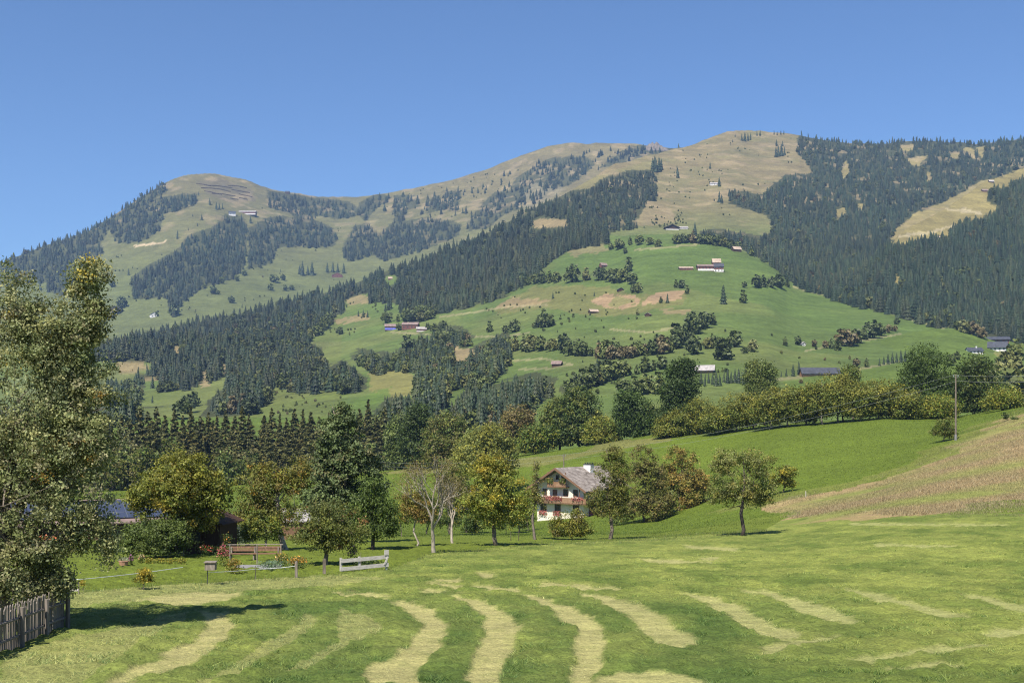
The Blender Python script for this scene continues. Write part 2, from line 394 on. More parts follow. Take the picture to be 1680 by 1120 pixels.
CLEAR_R = [[(1462,400),(1468,378),(1500,350),(1540,335),(1580,315),(1610,297),(1640,290),(1680,275),(1720,262),(1760,262),(1700,290),(1660,297),(1655,305),(1625,310),(1620,330),(1645,340),(1630,350),(1600,362),(1565,370),(1555,385),(1500,397),(1490,402)],
 [(1490,260),(1522,256),(1510,270),(1497,276)], [(1476,238),(1500,236),(1498,247),(1480,249)], [(1560,252),(1575,250),(1572,262),(1562,262)], [(1580,246),(1590,240),(1600,246),(1598,262),(1590,252)], [(1600,242),(1616,240),(1614,262),(1606,254)],
 [(1370,344),(1390,340),(1386,350),(1374,366)], [(1408,335),(1416,333),(1414,345),(1409,345)], [(1464,455),(1476,450),(1480,468),(1468,472)], [(1380,280),(1390,262),(1394,282),(1384,296)], [(1520,284),(1528,282),(1528,298),(1522,298)]]
CLEAR_M = [[(872,362),(880,357),(930,360),(932,372),(905,374),(876,376)], [(630,452),(652,450),(652,462),(634,470)], [(282,572),(295,566),(296,580),(285,585)], [(358,600),(370,595),(374,612),(362,616)], [(330,610),(342,608),(345,632),(332,636)], [(190,594),(238,592),(240,608),(195,612)], [(232,620),(262,618),(262,640),(236,642)], [(742,568),(778,575),(780,590),(745,598)]]
DRY = [[(1270,845),(1300,828),(1400,806),(1480,778),(1560,738),(1610,712),(1680,688),(2300,600),(2300,850),(1680,842),(1500,846)]]

def paint_cols(u, v, sid, X, Y):
    n1 = (fbm(X/14+.3, Y/14, 31, 3)-.5); n2 = (fbm(X/14+40, Y/14+9, 37, 3)-.5)
    ju = u+n1*F/Y*14*np.where(Y < 240, .6, np.clip(Y/1500, .14, 1)); jv = v+n2*F/Y*7*np.where(Y < 240, .5, np.clip(Y/1500, .05, 1))
    C = np.zeros((len(u), 3)); C[:] = GREEN
    def setc(m, c, a=1.0): C[m] = C[m]*(1-a)+np.array(c)*a
    def paint(ids, polys, c, a=1.0):
        for p in polys: setc(np.isin(sid, ids) & inpoly(ju, jv, p), c, a)
    # left mountain: olive pastures, greener low down, browner along the crest
    m = sid == 5
    t = np.clip((470-v)/170, 0, 1)[:, None]
    C[m] = (np.array((.100, .118, .046))*(1-t)+np.array((.120, .110, .055))*t)[m]
    t2 = np.clip((u-560)/250, 0, 1)[:, None]*np.clip((380-v)/100, 0, 1)[:, None]
    C[m] = (C*(1-t2)+np.array((.14, .122, .063))*t2)[m]
    # right mountain: dry brown alp above
    m = sid == 3
    t = np.clip((400-v)/70, 0, 1)[:, None]
    C[m] = (np.array((.095, .13, .042))*(1-t)+np.array(BROWN)*t)[m]
    mo = np.clip((fbm(X/70, Y/45, 101, 4)-.46)*5, 0, 1)[:, None]
    C[m] = (C*(1-mo*.5)+np.array((.115, .118, .055))*mo*.5)[m]
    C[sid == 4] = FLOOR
    # middle flank and the green alp
    m = sid == 2
    C[m] = (.084, .124, .036)
    setc(m & (u < 560), (.095, .124, .036))
    patch = np.clip((fbm(X/90, Y/90, 55, 3)-.47)*5, 0, 1)
    C[:] = np.where((m)[:, None], C*(1-patch[:, None]*.55)+np.array((.125, .145, .05))*patch[:, None]*.55, C)
    paint([2], [[(820,500),(880,470),(1000,470),(1040,485),(1130,478),(1120,500),(1050,515),(980,520),(900,505),(810,515)]], (.14, .135, .055), .7)
    paint([2], [[(968,492),(1000,484),(1042,484),(1050,496),(1020,508),(1000,506)], [(1048,498),(1075,482),(1122,475),(1118,492),(1085,494),(1060,502)]], EARTH, .9)
    paint([2], [[(1010,485),(1040,492),(1012,506),(1000,500)]], (.13, .15, .05), .7)
    paint([2], [[(810,510),(840,488),(900,492),(890,500),(840,505)], [(1085,508),(1130,506),(1125,515),(1090,514)], [(565,490),(600,482),(606,498),(570,500)], [(540,525),(600,515),(605,525),(560,532)], [(760,575),(790,568),(800,575),(770,582)]], EARTH, .55)
    paint([2], [[(605,600),(660,605),(682,620),(680,648),(640,655),(605,640)]], (.165, .16, .06), .9)
    paint([2], [[(545,670),(640,635),(640,650),(600,672),(540,700)]], (.085, .135, .030), .8)
    paint([2], [[(960,400),(1150,398),(1200,410),(1262,436),(1300,470),(1400,500),(1550,540),(1550,560),(1400,560),(1250,500),(1150,480),(1000,440),(900,450)]], (.078, .122, .032), .75)
    paint([2, 3], [[(1040,370),(1060,330),(1100,340),(1110,362),(1080,370)], [(930,408),(990,402),(1000,412),(940,420)]], (.2, .16, .1), .6)
    paint([2, 3], [[(880,340),(970,290),(1070,262),(1080,300),(1000,310),(960,330),(900,350)]], (.15, .145, .065), .6)
    m = (sid == 1) | (sid == 6)
    setc(m, (.086, .128, .030))
    # farm tracks
    for pth in ([(840,592),(890,588),(940,598),(905,604),(850,606)], [(1270,622),(1330,616),(1400,607),(1450,598),(1480,591)], [(1320,576),(1370,566),(1420,558),(1480,547)], [(1300,470),(1340,481),(1400,498),(1450,509),(1500,526),(1550,538)],
                [(720,520),(780,512),(830,503),(900,500)], [(640,545),(700,548),(760,552),(830,552),(870,545)], [(1040,410),(1100,405),(1150,400)], [(1000,540),(1060,545),(1130,535)], [(430,560),(470,556),(520,548)]):
        for i in range(len(pth)-1):
            (a0, b0), (a1, b1) = pth[i], pth[i+1]
            t = np.clip((u-a0)/(a1-a0+1e-6), 0, 1); dd = np.abs(v-(b0+(b1-b0)*t))
            setc(np.isin(sid, [1, 2, 6]) & (u >= min(a0, a1)) & (u <= max(a0, a1)) & (dd < 1.5), (.27, .24, .15), .55)
    # woods floor
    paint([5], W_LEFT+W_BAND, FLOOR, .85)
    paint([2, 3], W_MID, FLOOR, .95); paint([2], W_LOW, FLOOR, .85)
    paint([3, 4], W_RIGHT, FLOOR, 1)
    paint([3, 4], CLEAR_R, (.19, .165, .075), 1); paint([2, 3], CLEAR_M, (.21, .17, .1), .9)
    paint([2], [[(630,452),(652,450),(652,462),(634,470)], [(232,620),(262,618),(262,640),(236,642)]], (.088, .14, .036), .9)
    paint([4], [[(1540,338),(1600,346),(1615,350),(1612,353),(1560,345),(1538,341)], [(1470,385),(1520,380),(1570,368),(1570,372),(1520,384),(1475,390)]], (.33, .29, .2), .8)
    paint([5], [[(850,340+0),(870,300),(900,300),(930,310),(880,340)]], (.2, .18, .13), .5)
    paint([5], [[(220,402),(272,395),(272,398),(222,406)]], (.38, .31, .22), .9)
    paint([5], [[(322,298),(360,292),(412,310),(420,330),(380,332),(340,318)]], (.115, .1, .066), .8)
    scr = np.clip((fbm(X/40, Y/40, 91, 4)-.56)*8, 0, 1)*(np.isin(sid, [3, 5]))*np.clip((420-v)/80, 0, 1)
    C[:] = C*(1-scr[:, None]*.55)+np.array((.25, .2, .13))*scr[:, None]*.55
    # near ground
    m = sid == 0
    C[m] = LUSH
    setc(m & (Y < 115) & ~inpoly(u, v, DRY[0]), (.105, .185, .038))
    stripe = np.zeros(len(u))
    g = m & (Y < 125)
    if g.any():
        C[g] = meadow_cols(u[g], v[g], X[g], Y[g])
    dm = m & inpoly(ju, jv, DRY[0])
    k = np.clip((fbm(X/14, Y/9, 61, 4)-.5)*3+.66, 0, 1)[:, None]
    C[dm] = (np.array((.29, .215, .118))*k+np.array((.19, .205, .062))*(1-k))[dm]
    e = m & (Y > 118) & (Y < 240) & (u > 1120) & ~dm & inpoly(ju, jv+4, [(1150,850),(1280,815),(1400,790),(1560,728),(1700,668),(1700,700),(1300,845)])
    setc(e, (.17, .18, .05), .55)
    e = m & inpoly(ju, jv, [(600,778),(700,765),(860,752),(960,740),(980,728),(1100,715),(1100,722),(980,745),(880,765),(700,775)])
    setc(e, (.2, .17, .08), .5)
    return C
PALE = [
 [(330,1008),(367,1008),(385,1027),(379,1047),(355,1065),(300,1093),(233,1116),(190,1130),(176,1130),(213,1103),(267,1080),(300,1060),(333,1040),(342,1023)],
 [(637,986),(660,986),(705,1000),(732,1023),(739,1040),(722,1060),(708,1080),(695,1097),(687,1130),(600,1130),(603,1100),(643,1080),(673,1060),(690,1040),(690,1023),(670,1003)],
 [(733,979),(767,982),(807,996),(835,1013),(855,1033),(849,1050),(839,1073),(829,1093),(822,1130),(768,1130),(776,1087),(789,1060),(800,1040),(792,1017),(772,997)],
 [(853,977),(893,981),(933,996),(967,1013),(989,1033),(985,1050),(1000,1067),(992,1090),(968,1130),(940,1130),(943,1093),(946,1057),(942,1033),(919,1013),(892,993)],
 [(943,975),(980,977),(1027,986),(1067,1002),(1100,1019),(1130,1041),(1147,1055),(1107,1064),(1073,1051),(1052,1034),(1026,1011),(992,990)],
 [(1115,974),(1160,977),(1203,992),(1237,1009),(1270,1026),(1315,1041),(1297,1053),(1247,1046),(1213,1028),(1186,1011),(1152,987)],
 [(1210,968),(1253,971),(1307,984),(1353,996),(1387,1011),(1415,1023),(1387,1028),(1353,1019),(1319,1008),(1286,991),(1259,979)],
 [(1380,967),(1420,971),(1487,984),(1553,1001),(1595,1018),(1553,1015),(1503,1002),(1453,990),(1412,978)],
 [(1563,974),(1603,977),(1653,989),(1700,1001),(1700,1012),(1653,1000),(1613,986)],
 [(1387,1086),(1487,1069),(1553,1062),(1620,1056),(1622,1061),(1560,1071),(1487,1078),(1397,1091)],
 [(1453,1097),(1537,1087),(1587,1086),(1520,1098),(1460,1103)], [(1600,1040),(1700,1030),(1700,1042),(1620,1048)],
 [(943,1130),(1027,1102),(1120,1108),(1180,1130)], [(1240,1062),(1330,1048),(1390,1045),(1330,1056),(1250,1080)],
 [(660,965),(720,969),(765,975),(720,975)], [(773,961),(850,967),(850,972),(775,966)], [(887,957),(960,961),(1025,967),(1015,970),(950,966),(888,961)],
 [(1050,917),(1120,920),(1190,923),(1120,926),(1060,922)], [(540,972),(620,976),(640,982),(560,978)], [(713,950),(757,951),(752,957),(718,956)], [(778,940),(812,940),(810,949),(785,948)],
 [(700,956),(760,962),(750,966),(705,960)], [(1390,858),(1640,860),(1660,863),(1400,862)], [(1120,895),(1210,900),(1210,904),(1130,900)], [(1430,893),(1570,895),(1570,898),(1440,897)], [(1150,915),(1180,914),(1178,919),(1150,919)],
 [(220,985),(300,995),(370,985),(400,975),(330,970),(260,978)],
]
HALF = [[(500,1008),(519,1017),(482,1052),(430,1084),(380,1110),(330,1130),(300,1130),(400,1080),(460,1045)], [(556,1000),(625,1020),(625,1040),(580,1060),(500,1100),(470,1100),(560,1050)], [(0,1075),(330,1000),(250,1040),(120,1130),(0,1130)], [(110,975),(330,950),(560,945),(640,950),(560,962),(330,975),(120,1000)]]
def stripes(u, v, X, Y):
    a = (fbm(X/.5, Y/1.6, 71, 4)-.5)*.42; b = (fbm(X/.5+30, Y/1.2, 77, 4)-.5)*.9
    ju = u+a*F/Y; jv = v+b*F/Y*.22
    s = np.zeros(len(u))
    for du, dv in ((0, 0), (-4, 0), (4, 0), (0, -1.5), (0, 1.5)):
        q = np.zeros(len(u), bool)
        for p in PALE: q |= inpoly(ju+du, jv+dv, p)
        s += q/5
    h = np.zeros(len(u), bool)
    for p in HALF: h |= inpoly(ju, jv, p)
    fine = np.clip((fbm(X/.35, Y/.5, 401, 3)-.26)*5, .8, 1)
    return np.maximum(s*fine, h*.4*fine)
def meadow_cols(u, v, X, Y):
    s = stripes(u, v, X, Y)
    st = fbm(X/1.3, Y/2.4, 83, 4)*.65+fbm(X/11, Y/5, 84, 2)*.35
    base = np.array((.088, .158, .037))*(1-.0*st[:, None])
    k = np.clip((st-.5)*2.9+.5, 0, 1)[:, None]
    base = np.array((.105, .146, .033))*(1-k)+np.array((.205, .236, .060))*k
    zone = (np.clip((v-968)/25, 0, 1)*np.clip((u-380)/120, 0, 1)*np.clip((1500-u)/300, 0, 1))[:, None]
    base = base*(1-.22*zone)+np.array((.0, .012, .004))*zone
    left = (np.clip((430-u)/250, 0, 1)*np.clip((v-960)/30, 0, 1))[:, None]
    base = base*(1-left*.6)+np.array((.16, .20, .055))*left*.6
    pale = np.array((.36, .34, .15))
    gr = np.clip((u-900)/500, 0, 1)[:, None]
    pale = pale*(1-gr*.6)+np.array((.27, .30, .11))*gr*.6
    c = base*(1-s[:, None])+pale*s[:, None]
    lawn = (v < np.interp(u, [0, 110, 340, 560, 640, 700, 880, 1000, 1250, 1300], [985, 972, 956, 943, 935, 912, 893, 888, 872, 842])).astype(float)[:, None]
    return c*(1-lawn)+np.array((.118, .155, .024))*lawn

# ---------------------------------------------------------------- ground sheet, split by what covers it
ay = np.unique(np.concatenate([np.linspace(-14, 14, 20), np.linspace(14, 62, 400), np.linspace(62, 125, 200), np.linspace(125, 440, 170), np.linspace(440, 4400, 420)]))
au = np.concatenate([np.linspace(-.86, -.47, 150)[:-1], np.linspace(-.47, .47, 900), np.linspace(.47, .86, 150)[1:]])
A, B = np.meshgrid(au, ay, indexing='ij')
X = A*(B+22.0); Yg = B
Z, SID = height(X, Yg, True)
Yc = np.maximum(Yg, 4)
U = CU+F*X/Yc; Vp = HV-F*Z/Yc
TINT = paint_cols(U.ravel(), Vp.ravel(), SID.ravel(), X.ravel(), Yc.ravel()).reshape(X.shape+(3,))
nu, ny = X.shape
I = np.arange(nu*ny).reshape(nu, ny)
Qd = np.stack([I[:-1, :-1], I[1:, :-1], I[1:, 1:], I[:-1, 1:]], -1).reshape(-1, 4)
LUMP = np.zeros_like(Z)
_g = (SID == 0) & (Yg > 12) & (Yg < 125) & ~inpoly(U, Vp, DRY[0])
_s = stripes(U[_g], Vp[_g], X[_g], Yg[_g])
LUMP[_g] = ((fbm(X[_g]/.7, Yg[_g]/.7, 301, 3)-.5)*.15+(fbm(X[_g]/.26, Yg[_g]/.30, 307, 2)-.5)*.17+.05)*(1-.85*_s)*np.clip((120-Yg[_g])/30, 0, 1)*np.clip((Yg[_g]-12)/4, 0, 1)
Vt = np.stack([X, Yg, Z+LUMP], -1).reshape(-1, 3); Tt = TINT.reshape(-1, 3)
uq, vq, yq, sq = U.ravel()[Qd[:, 0]], Vp.ravel()[Qd[:, 0]], Yg.ravel()[Qd[:, 0]], SID.ravel()[Qd[:, 0]]
def sub(name, mask, mat, label, cat):
    q = Qd[mask]; idx = np.unique(q); mp = np.zeros(nu*ny, np.int32); mp[idx] = np.arange(len(idx))
    o = mesh_np(name, Vt[idx], mp[q], mat, tint=Tt[idx], smooth=True)
    tag(o, label, cat, kind='structure'); return o
dryq = (sq == 0) & inpoly(uq, vq, DRY[0]) & (yq > 60)
mead = (sq == 0) & (yq < 122) & ~dryq
sub('meadow', mead, M['meadow'], 'freshly mown green meadow with pale curved swaths', 'meadow')
sub('dry_grass_slope', dryq, M['field'], 'slope of dry brown grass beside the green field', 'slope')
sub('field', (sq == 0) & ~mead & ~dryq, M['field'], 'bright green sloping field below the hedge row', 'field')
sub('hills', np.isin(sq, [1, 2, 6]), M['hill'], 'green alpine hillside with pastures and farms', 'hills')
sub('mountain_slope', np.isin(sq, [3, 4]), M['hill'], 'brown bare summit with wooded flank on the right', 'mountain')
sub('mountain_ridge', sq == 5, M['hill'], 'far olive mountain ridge with round bare summit', 'mountain')

# ------------------------------------------------------------------ trees
DG = (.042,.072,.020); MG = (.075,.118,.028); OL = (.135,.155,.04); YG = (.215,.215,.042); YE = (.33,.265,.04); OR = (.27,.17,.05)
PG = (.16,.175,.09); RB = (.15,.122,.055); PALEG = (.14,.18,.07); SP = (.045,.065,.032); SPB = (.06,.08,.035); BR = (.14,.125,.06)
LUSHG = (.09,.14,.024)
def leaf_quads(P, size, up=.5, out=None, r=None, asp=.62):
    r = r if r is not None else rng
    n = len(P)
    nrm = r.normal(size=(n, 3)); nrm /= np.linalg.norm(nrm, axis=1, keepdims=True)+1e-9
    nrm[:, 2] += up
    if out is not None: nrm += out*.7
    nrm /= np.linalg.norm(nrm, axis=1, keepdims=True)+1e-9
    a = np.cross(nrm, r.normal(size=(n, 3))); a /= np.linalg.norm(a, axis=1, keepdims=True)+1e-9
    b = np.cross(nrm, a)
    s = (size*r.uniform(.6, 1.35, n))[:, None]
    V = np.stack([P-a*s*.5, P+b*s*.5*asp-nrm*s*.08, P+a*s*.5, P-b*s*.5*asp-nrm*s*.08], 1).reshape(-1, 3)
    return V, np.arange(n*4).reshape(n, 4)
def crown_points(blobs, ncl, lpc, crad, gap=.38, seed=0, shell=.45, gs=None):
    """points of leaves in clusters spread through the ellipsoids, thinned by noise so that gaps stay open"""
    r = np.random.default_rng(seed)
    B = np.array(blobs, float)
    wv = (B[:, 3]*B[:, 4]*B[:, 5])**.6; wv /= wv.sum()
    k = r.choice(len(B), ncl*2, p=wv)
    d = r.normal(size=(len(k), 3)); d /= np.linalg.norm(d, axis=1, keepdims=True)
    rad = r.uniform(0, 1, len(k))**shell
    C = B[k, :3]+d*rad[:, None]*B[k, 3:6]
    sc_ = gs or (B[:, 3].max()*.45)
    q = (np.sin(C[:, 0]/sc_*2.1+seed)+np.sin(C[:, 1]/sc_*2.3+1.7*seed)+np.sin(C[:, 2]/sc_*2.7+.6*seed))/3
    keep = q+r.normal(size=len(k))*.35 > (gap-.5)*1.2
    C = C[keep][:ncl]; d = d[keep][:ncl]; rad = rad[keep][:ncl]
    n = len(C)
    cl = np.repeat(np.arange(n), lpc)
    csz = r.uniform(.55, 1.25, n)*crad
    P = C[cl]+r.normal(size=(n*lpc, 3))*(csz[cl]*.5)[:, None]*np.array((1, 1, .75))
    return P, d[cl]*rad[cl][:, None], cl, C, r
def tints(r, P, cl, ncl, pal, topcol=None, topw=0, lo=None, hi=None):
    c = np.array([p[0] for p in pal]); w_ = np.array([p[1] for p in pal], float); w_ /= w_.sum()
    cc = c[r.choice(len(c), ncl, p=w_)]*r.uniform(.72, 1.3, (ncl, 1))
    t = cc[cl]
    j = c[r.choice(len(c), len(P), p=w_)]
    t = t*.76+j*.24
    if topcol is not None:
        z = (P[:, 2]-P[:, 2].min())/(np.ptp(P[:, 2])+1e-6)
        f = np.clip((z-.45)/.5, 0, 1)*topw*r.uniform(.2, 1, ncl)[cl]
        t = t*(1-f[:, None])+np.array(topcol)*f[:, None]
    return np.repeat(t*np.array((1.28, 1.2, 1.0))*r.uniform(.72, 1.3, (len(P), 1)), 4, axis=0)
def limbs(mb, base, top, r0, targets, r, n=7, fork=.35, bend=.12):
    base = np.array(base, float); top = np.array(top, float)
    L = np.linalg.norm(top-base)
    pts = [base+(top-base)*t+r.normal(size=3)*np.array((1, 1, .2))*L*bend*.25*(t > 0) for t in (0, .12, .3, .5, .72, 1)]
    rr = [r0*1.35, r0, r0*.86, r0*.66, r0*.4, r0*.12]
    mb.tube(pts, rr, n)
    for T in targets:
        T = np.array(T, float)
        t = np.clip(fork+r.uniform(0, .45), 0, .9); h = np.interp(t, (0, .12, .3, .5, .72, 1), range(6)); i = int(min(h, 4)); s = pts[i]+(pts[i+1]-pts[i])*(h-i)
        rs = np.interp(h, range(6), rr)*.45
        D = T-s
        if np.linalg.norm(D) > .42*L: D = D*(.42*L/np.linalg.norm(D)); T = s+D
        mid = s+D*.5+r.normal(size=3)*np.linalg.norm(D)*.1+np.array((0, 0, -.06))*np.linalg.norm(D)
        mb.tube([s, s+D*.22+np.array((0, 0, .02)), mid, T], [rs, rs*.8, rs*.5, max(rs*.12, .006)], 5, cap=False)
        for j in range(2):
            e = mid+r.normal(size=3)*np.linalg.norm(D)*.3
            mb.tube([mid, (mid+e)/2+r.normal(size=3)*.05, e], [rs*.4, rs*.25, max(rs*.08, .005)], 4, cap=False)
def near_tree(name, label, u, vb, blobs, pal, Y=None, ncl=260, lpc=34, leaf=.2, crad=.5, cat='tree', group=None, r0=.16, bark='bark', topcol=None, topw=0,
              seed=None, gap=.38, shell=.45, trunk_top=None, mat='leaf', depth=1.0, nl=14, up=.5, lean=0, trunk=True):
    """blobs: ellipses seen in the photograph (u, v, half width, half height) turned into metres at the tree's own distance"""
    g = ground(u, vb, Y); Yt = g[1]; k = Yt/F
    if Yt < 200 and ncl > 60: lpc = int(lpc*1.6); leaf *= .78
    seed = seed if seed is not None else int(u*7+vb)
    o = empty(name, tuple(g), label, cat, group)
    BB = []
    r0_ = np.random.default_rng(seed)
    for (bu, bv, ru, rv) in blobs:
        z = (HV-bv)*k-g[2]
        BB.append(((bu-CU)*k-g[0], r0_.uniform(-.25, .25)*ru*k, z, ru*k*1.1, ru*k*depth*1.1, rv*k*1.06))
    P, outd, cl, C, r = crown_points(BB, ncl, lpc, crad, gap, seed, shell)
    zmin = .15 if not trunk else .3
    okp = P[:, 2] > zmin
    P, outd, cl = P[okp], outd[okp], cl[okp]
    V, Q = leaf_quads(P, leaf, up, outd, r)
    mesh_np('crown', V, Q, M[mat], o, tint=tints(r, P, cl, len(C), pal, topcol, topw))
    mb = MB()
    ztop = max(b[2]+b[5]*.6 for b in BB) if trunk_top is None else trunk_top
    bx = max(BB, key=lambda b: b[3]*b[5])
    sel = C[r.choice(len(C), min(nl, len(C)), replace=False)]
    limbs(mb, (0, 0, -.25), (bx[0]*.6+lean, bx[1]*.5, ztop), r0, sel, r)
    mb.build('trunk', M[bark], o, smooth=True)
    return o
def branchy(name, label, u, vb, h_px, spread, pal, seed, Y=None, leaves=0, leaf=.12, bark='bark_pale', r0=.16, group=None):
    g = ground(u, vb, Y); k = g[1]/F; H = h_px*k
    o = empty(name, tuple(g), label, 'tree', group)
    r = np.random.default_rng(seed); mb = MB(); tips = []
    def grow(p, d, L, rad, lev):
        n = 3; pts = [p]
        for i in range(n):
            d = d+r.normal(size=3)*.16+np.array((0, 0, .05)); d /= np.linalg.norm(d)
            pts.append(pts[-1]+d*L/n)
        mb.tube(pts, np.linspace(rad, rad*.62, n+1), 6 if lev < 2 else 4, cap=False)
        if lev >= 5 or rad < .006: tips.append(pts[-1]); return
        for c in range(3 if lev < 4 else 2):
            nd = d+r.normal(size=3)*spread*(1.0 if lev else .8); nd[2] = nd[2]+.30; nd /= np.linalg.norm(nd)
            q = pts[-1] if c == 0 else pts[-2]+(pts[-1]-pts[-2])*r.uniform(0, 1)
            grow(q, nd, L*r.uniform(.68, .86), rad*.58, lev+1)
    grow(np.array((0, 0, -.2)), np.array((0, 0, 1.0)), H*.30, r0, 0)
    mx = max(t[2] for t in tips); s = H/mx
    mb.v = [(a*s, b*s, c*s if c > 0 else c) for a, b, c in mb.v]
    mb.build('trunk', M[bark], o, smooth=True)
    if leaves:
        T = np.array(tips)*s
        c = r.choice(len(T), leaves); P = T[c]+r.normal(size=(leaves, 3))*.22
        V, Q = leaf_quads(P, leaf, .3, None, r)
        mesh_np('crown', V, Q, M['leaf'], o, tint=tints(r, P, c, len(T), pal))
    return o

# spruce prototype for the near rows: whorls of drooping sprays
def spruce_mesh(H, W, n_whorl, n_br, seed, pal, leaf, per):
    r = np.random.default_rng(seed); P = []; O = []; cl = []; ci = 0
    for i in range(n_whorl):
        t = i/(n_whorl-1); z = H*(.04+.95*t); R = W*(1-t)**.8*r.uniform(.8, 1.12)+.07*W
        m = max(5, int(n_br*(1-t*.4)))
        a0 = r.uniform(0, 6.28)
        for b in range(m):
            a = a0+2*PI*b/m+r.normal()*.25; RR = R*r.uniform(.7, 1.15)
            s = r.uniform(.1, 1, per)**.6
            x = np.cos(a)*RR*s; y = np.sin(a)*RR*s; zz = z-RR*s*.42+RR*s*s*.18+r.normal()*H*.026
            w_ = RR*.16*(1.2-s*.6)
            P.append(np.stack([x+r.normal(size=per)*w_, y+r.normal(size=per)*w_, zz+r.normal(size=per)*w_*.55], 1))
            O.append(np.tile((math.cos(a), math.sin(a), .3), (per, 1))); cl += [ci]*per; ci += 1
    P = np.concatenate(P); O = np.concatenate(O); cl = np.array(cl)
    V, Q = leaf_quads(P, leaf, .35, O, r, .5)
    return V, Q, tints(r, P, cl, ci, pal)

def cone_proto(seed, tiers=7, sides=9, slim=.17):
    """far spruce, one metre tall: ragged drooping tiers"""
    r = np.random.default_rng(seed); V = []; T = []
    for i in range(tiers):
        t = i/tiers; z0 = .04+.9*t; top = min(1.0, z0+.30*(1-t*.55)); R = slim*(1-t)**.8*r.uniform(.85, 1.15)+.012
        a0 = r.uniform(0, 6.28); b = len(V)
        V.append((r.normal()*.008, r.normal()*.008, top))
        for k in range(sides*2):
            a = a0+PI*k/sides; rr = R*(r.uniform(.85, 1.25) if k % 2 == 0 else r.uniform(.45, .65))
            V.append((math.cos(a)*rr, math.sin(a)*rr, z0-(.035 if k % 2 == 0 else -.02)*r.uniform(.5, 1.5)))
        for k in range(sides*2): T.append((b, b+1+k, b+1+(k+1) % (sides*2)))
    V = np.array(V); lx, ly = r.normal(size=2)*.03; V[:, 0] += lx*V[:, 2]**2; V[:, 1] += ly*V[:, 2]**2
    return V, np.array(T)
def round_proto(seed, n=210, kind=0):
    """far broadleaf tree, one metre tall"""
    blobs = [[(0, 0, .50, .33, .33, .46), (.05, 0, .36, .38, .36, .30)], [(0, 0, .56, .36, .36, .38), (.12, 0, .34, .36, .34, .28), (-.14, .05, .36, .34, .34, .28)], [(0, 0, .5, .24, .24, .48), (0, 0, .32, .28, .28, .28)],
             [(-.1, 0, .46, .34, .32, .42), (.15, 0, .52, .30, .28, .40)], [(-.08, 0, .40, .46, .40, .38), (.2, .1, .52, .34, .32, .36)]][kind]
    P, outd, cl, C, r = crown_points(blobs, n//7, 7, .10, -.3, seed, .22)
    kk_ = P[:, 2] > .02; P = P[kk_]; outd = outd[kk_]
    V, Q = leaf_quads(P, .17, .35, outd*1.6, r, .9)
    sh = np.repeat(r.uniform(.7, 1.3, len(P)), 4)
    V[:, 2] = np.clip(V[:, 2], 0, None)
    return V, Q, sh
CONES = [cone_proto(s, t_, 8, w_) for s, t_, w_ in ((1, 7, .17), (2, 8, .14), (3, 6, .2), (4, 7, .155), (5, 6, .23), (6, 9, .12), (7, 5, .18), (8, 8, .19))]
ROUND = [round_proto(s, 420, k) for s, k in ((11, 0), (12, 1), (13, 2), (14, 3), (15, 4))]
far_me = {}
def far_obj(kind, var, pal_i, name, parent_label):
    """linked copies: one mesh per prototype and colour"""
    key = (kind, var, pal_i)
    if key not in far_me:
        if kind == 'c':
            V, T = CONES[var]; c = np.array(SPRUCE_PAL[pal_i])
            t = np.tile(c, (len(V), 1))*np.random.default_rng(var).uniform(.8, 1.25, (len(V), 1))
            o = mesh_np('crown', V, T, M['needle'], tint=t, n=3, link=False)
        else:
            V, Q, sh = ROUND[var]; c = np.array(ROUND_PAL[pal_i])
            o = mesh_np('crown', V, Q, M['far_leaf'], tint=c*sh[:, None], link=False)
        far_me[key] = o.data; bpy.data.objects.remove(o)
    return far_me[key]
SPRUCE_PAL = [(.034,.054,.026), (.042,.062,.03), (.028,.045,.024), (.054,.066,.03)]
ROUND_PAL = [(.098,.122,.036), (.13,.152,.042), (.155,.16,.05), (.16,.13,.06), (.078,.10,.034), (.20,.205,.075)]
def far_tree(u, v, hpx, kind='r', pal=0, label='', group=None, wide=1.0, Y=None, name=None, xyz=None):
    if xyz is None: g = ground(u, v, Y)
    else: g = xyz
    h = hpx*g[1]/F
    var = random.randrange(4 if kind == 'c' else 5)
    if kind == 'p': var = 2; kind = 'r'
    me = far_obj(kind, var, pal, name, label)
    o = bpy.data.objects.new(name or ('spruce_tree' if kind == 'c' else 'field_tree'), me); COL.objects.link(o)
    o.location = (g[0], g[1], g[2]-.02*h)
    w_ = h*wide*random.uniform(.9, 1.1); o.scale = (w_, w_, h*1.03); o.rotation_euler = (0, 0, random.uniform(0, 6.28))
    tag(o, label, 'tree', group)
    return o

# -------- dense woods: too many to count, one mesh per wood; the largest seen spruces stay trees of their own
def scatter(polys, sids, Hm, dens, seed, holes=(), jit=.35, minv=-1e9):
    r = np.random.default_rng(seed); out = []
    for p in polys:
        P = np.array(p, float); x0, y0 = P.min(0); x1, y1 = P.max(0)
        x0 = max(x0, -200); x1 = min(x1, 1900)
        n = int((x1-x0)*(y1-y0)*dens)
        u = r.uniform(x0, x1, n); v = r.uniform(y0, y1+6, n)
        Yv, sid = rays(u, v)
        H = Hm*r.uniform(1-jit, 1+jit*.6, n); h = H*F/np.maximum(Yv, 1)
        tip = v-h
        ok = np.isin(sid, sids) & inpoly(u, v-h*.15, p) & inpoly(u, tip+h*.25, p)
        for q in holes: ok &= ~inpoly(u, v, q) & ~inpoly(u, v-h*.45, q)
        out.append(np.stack([u[ok], v[ok], Yv[ok], H[ok]], 1))
    return np.concatenate(out)
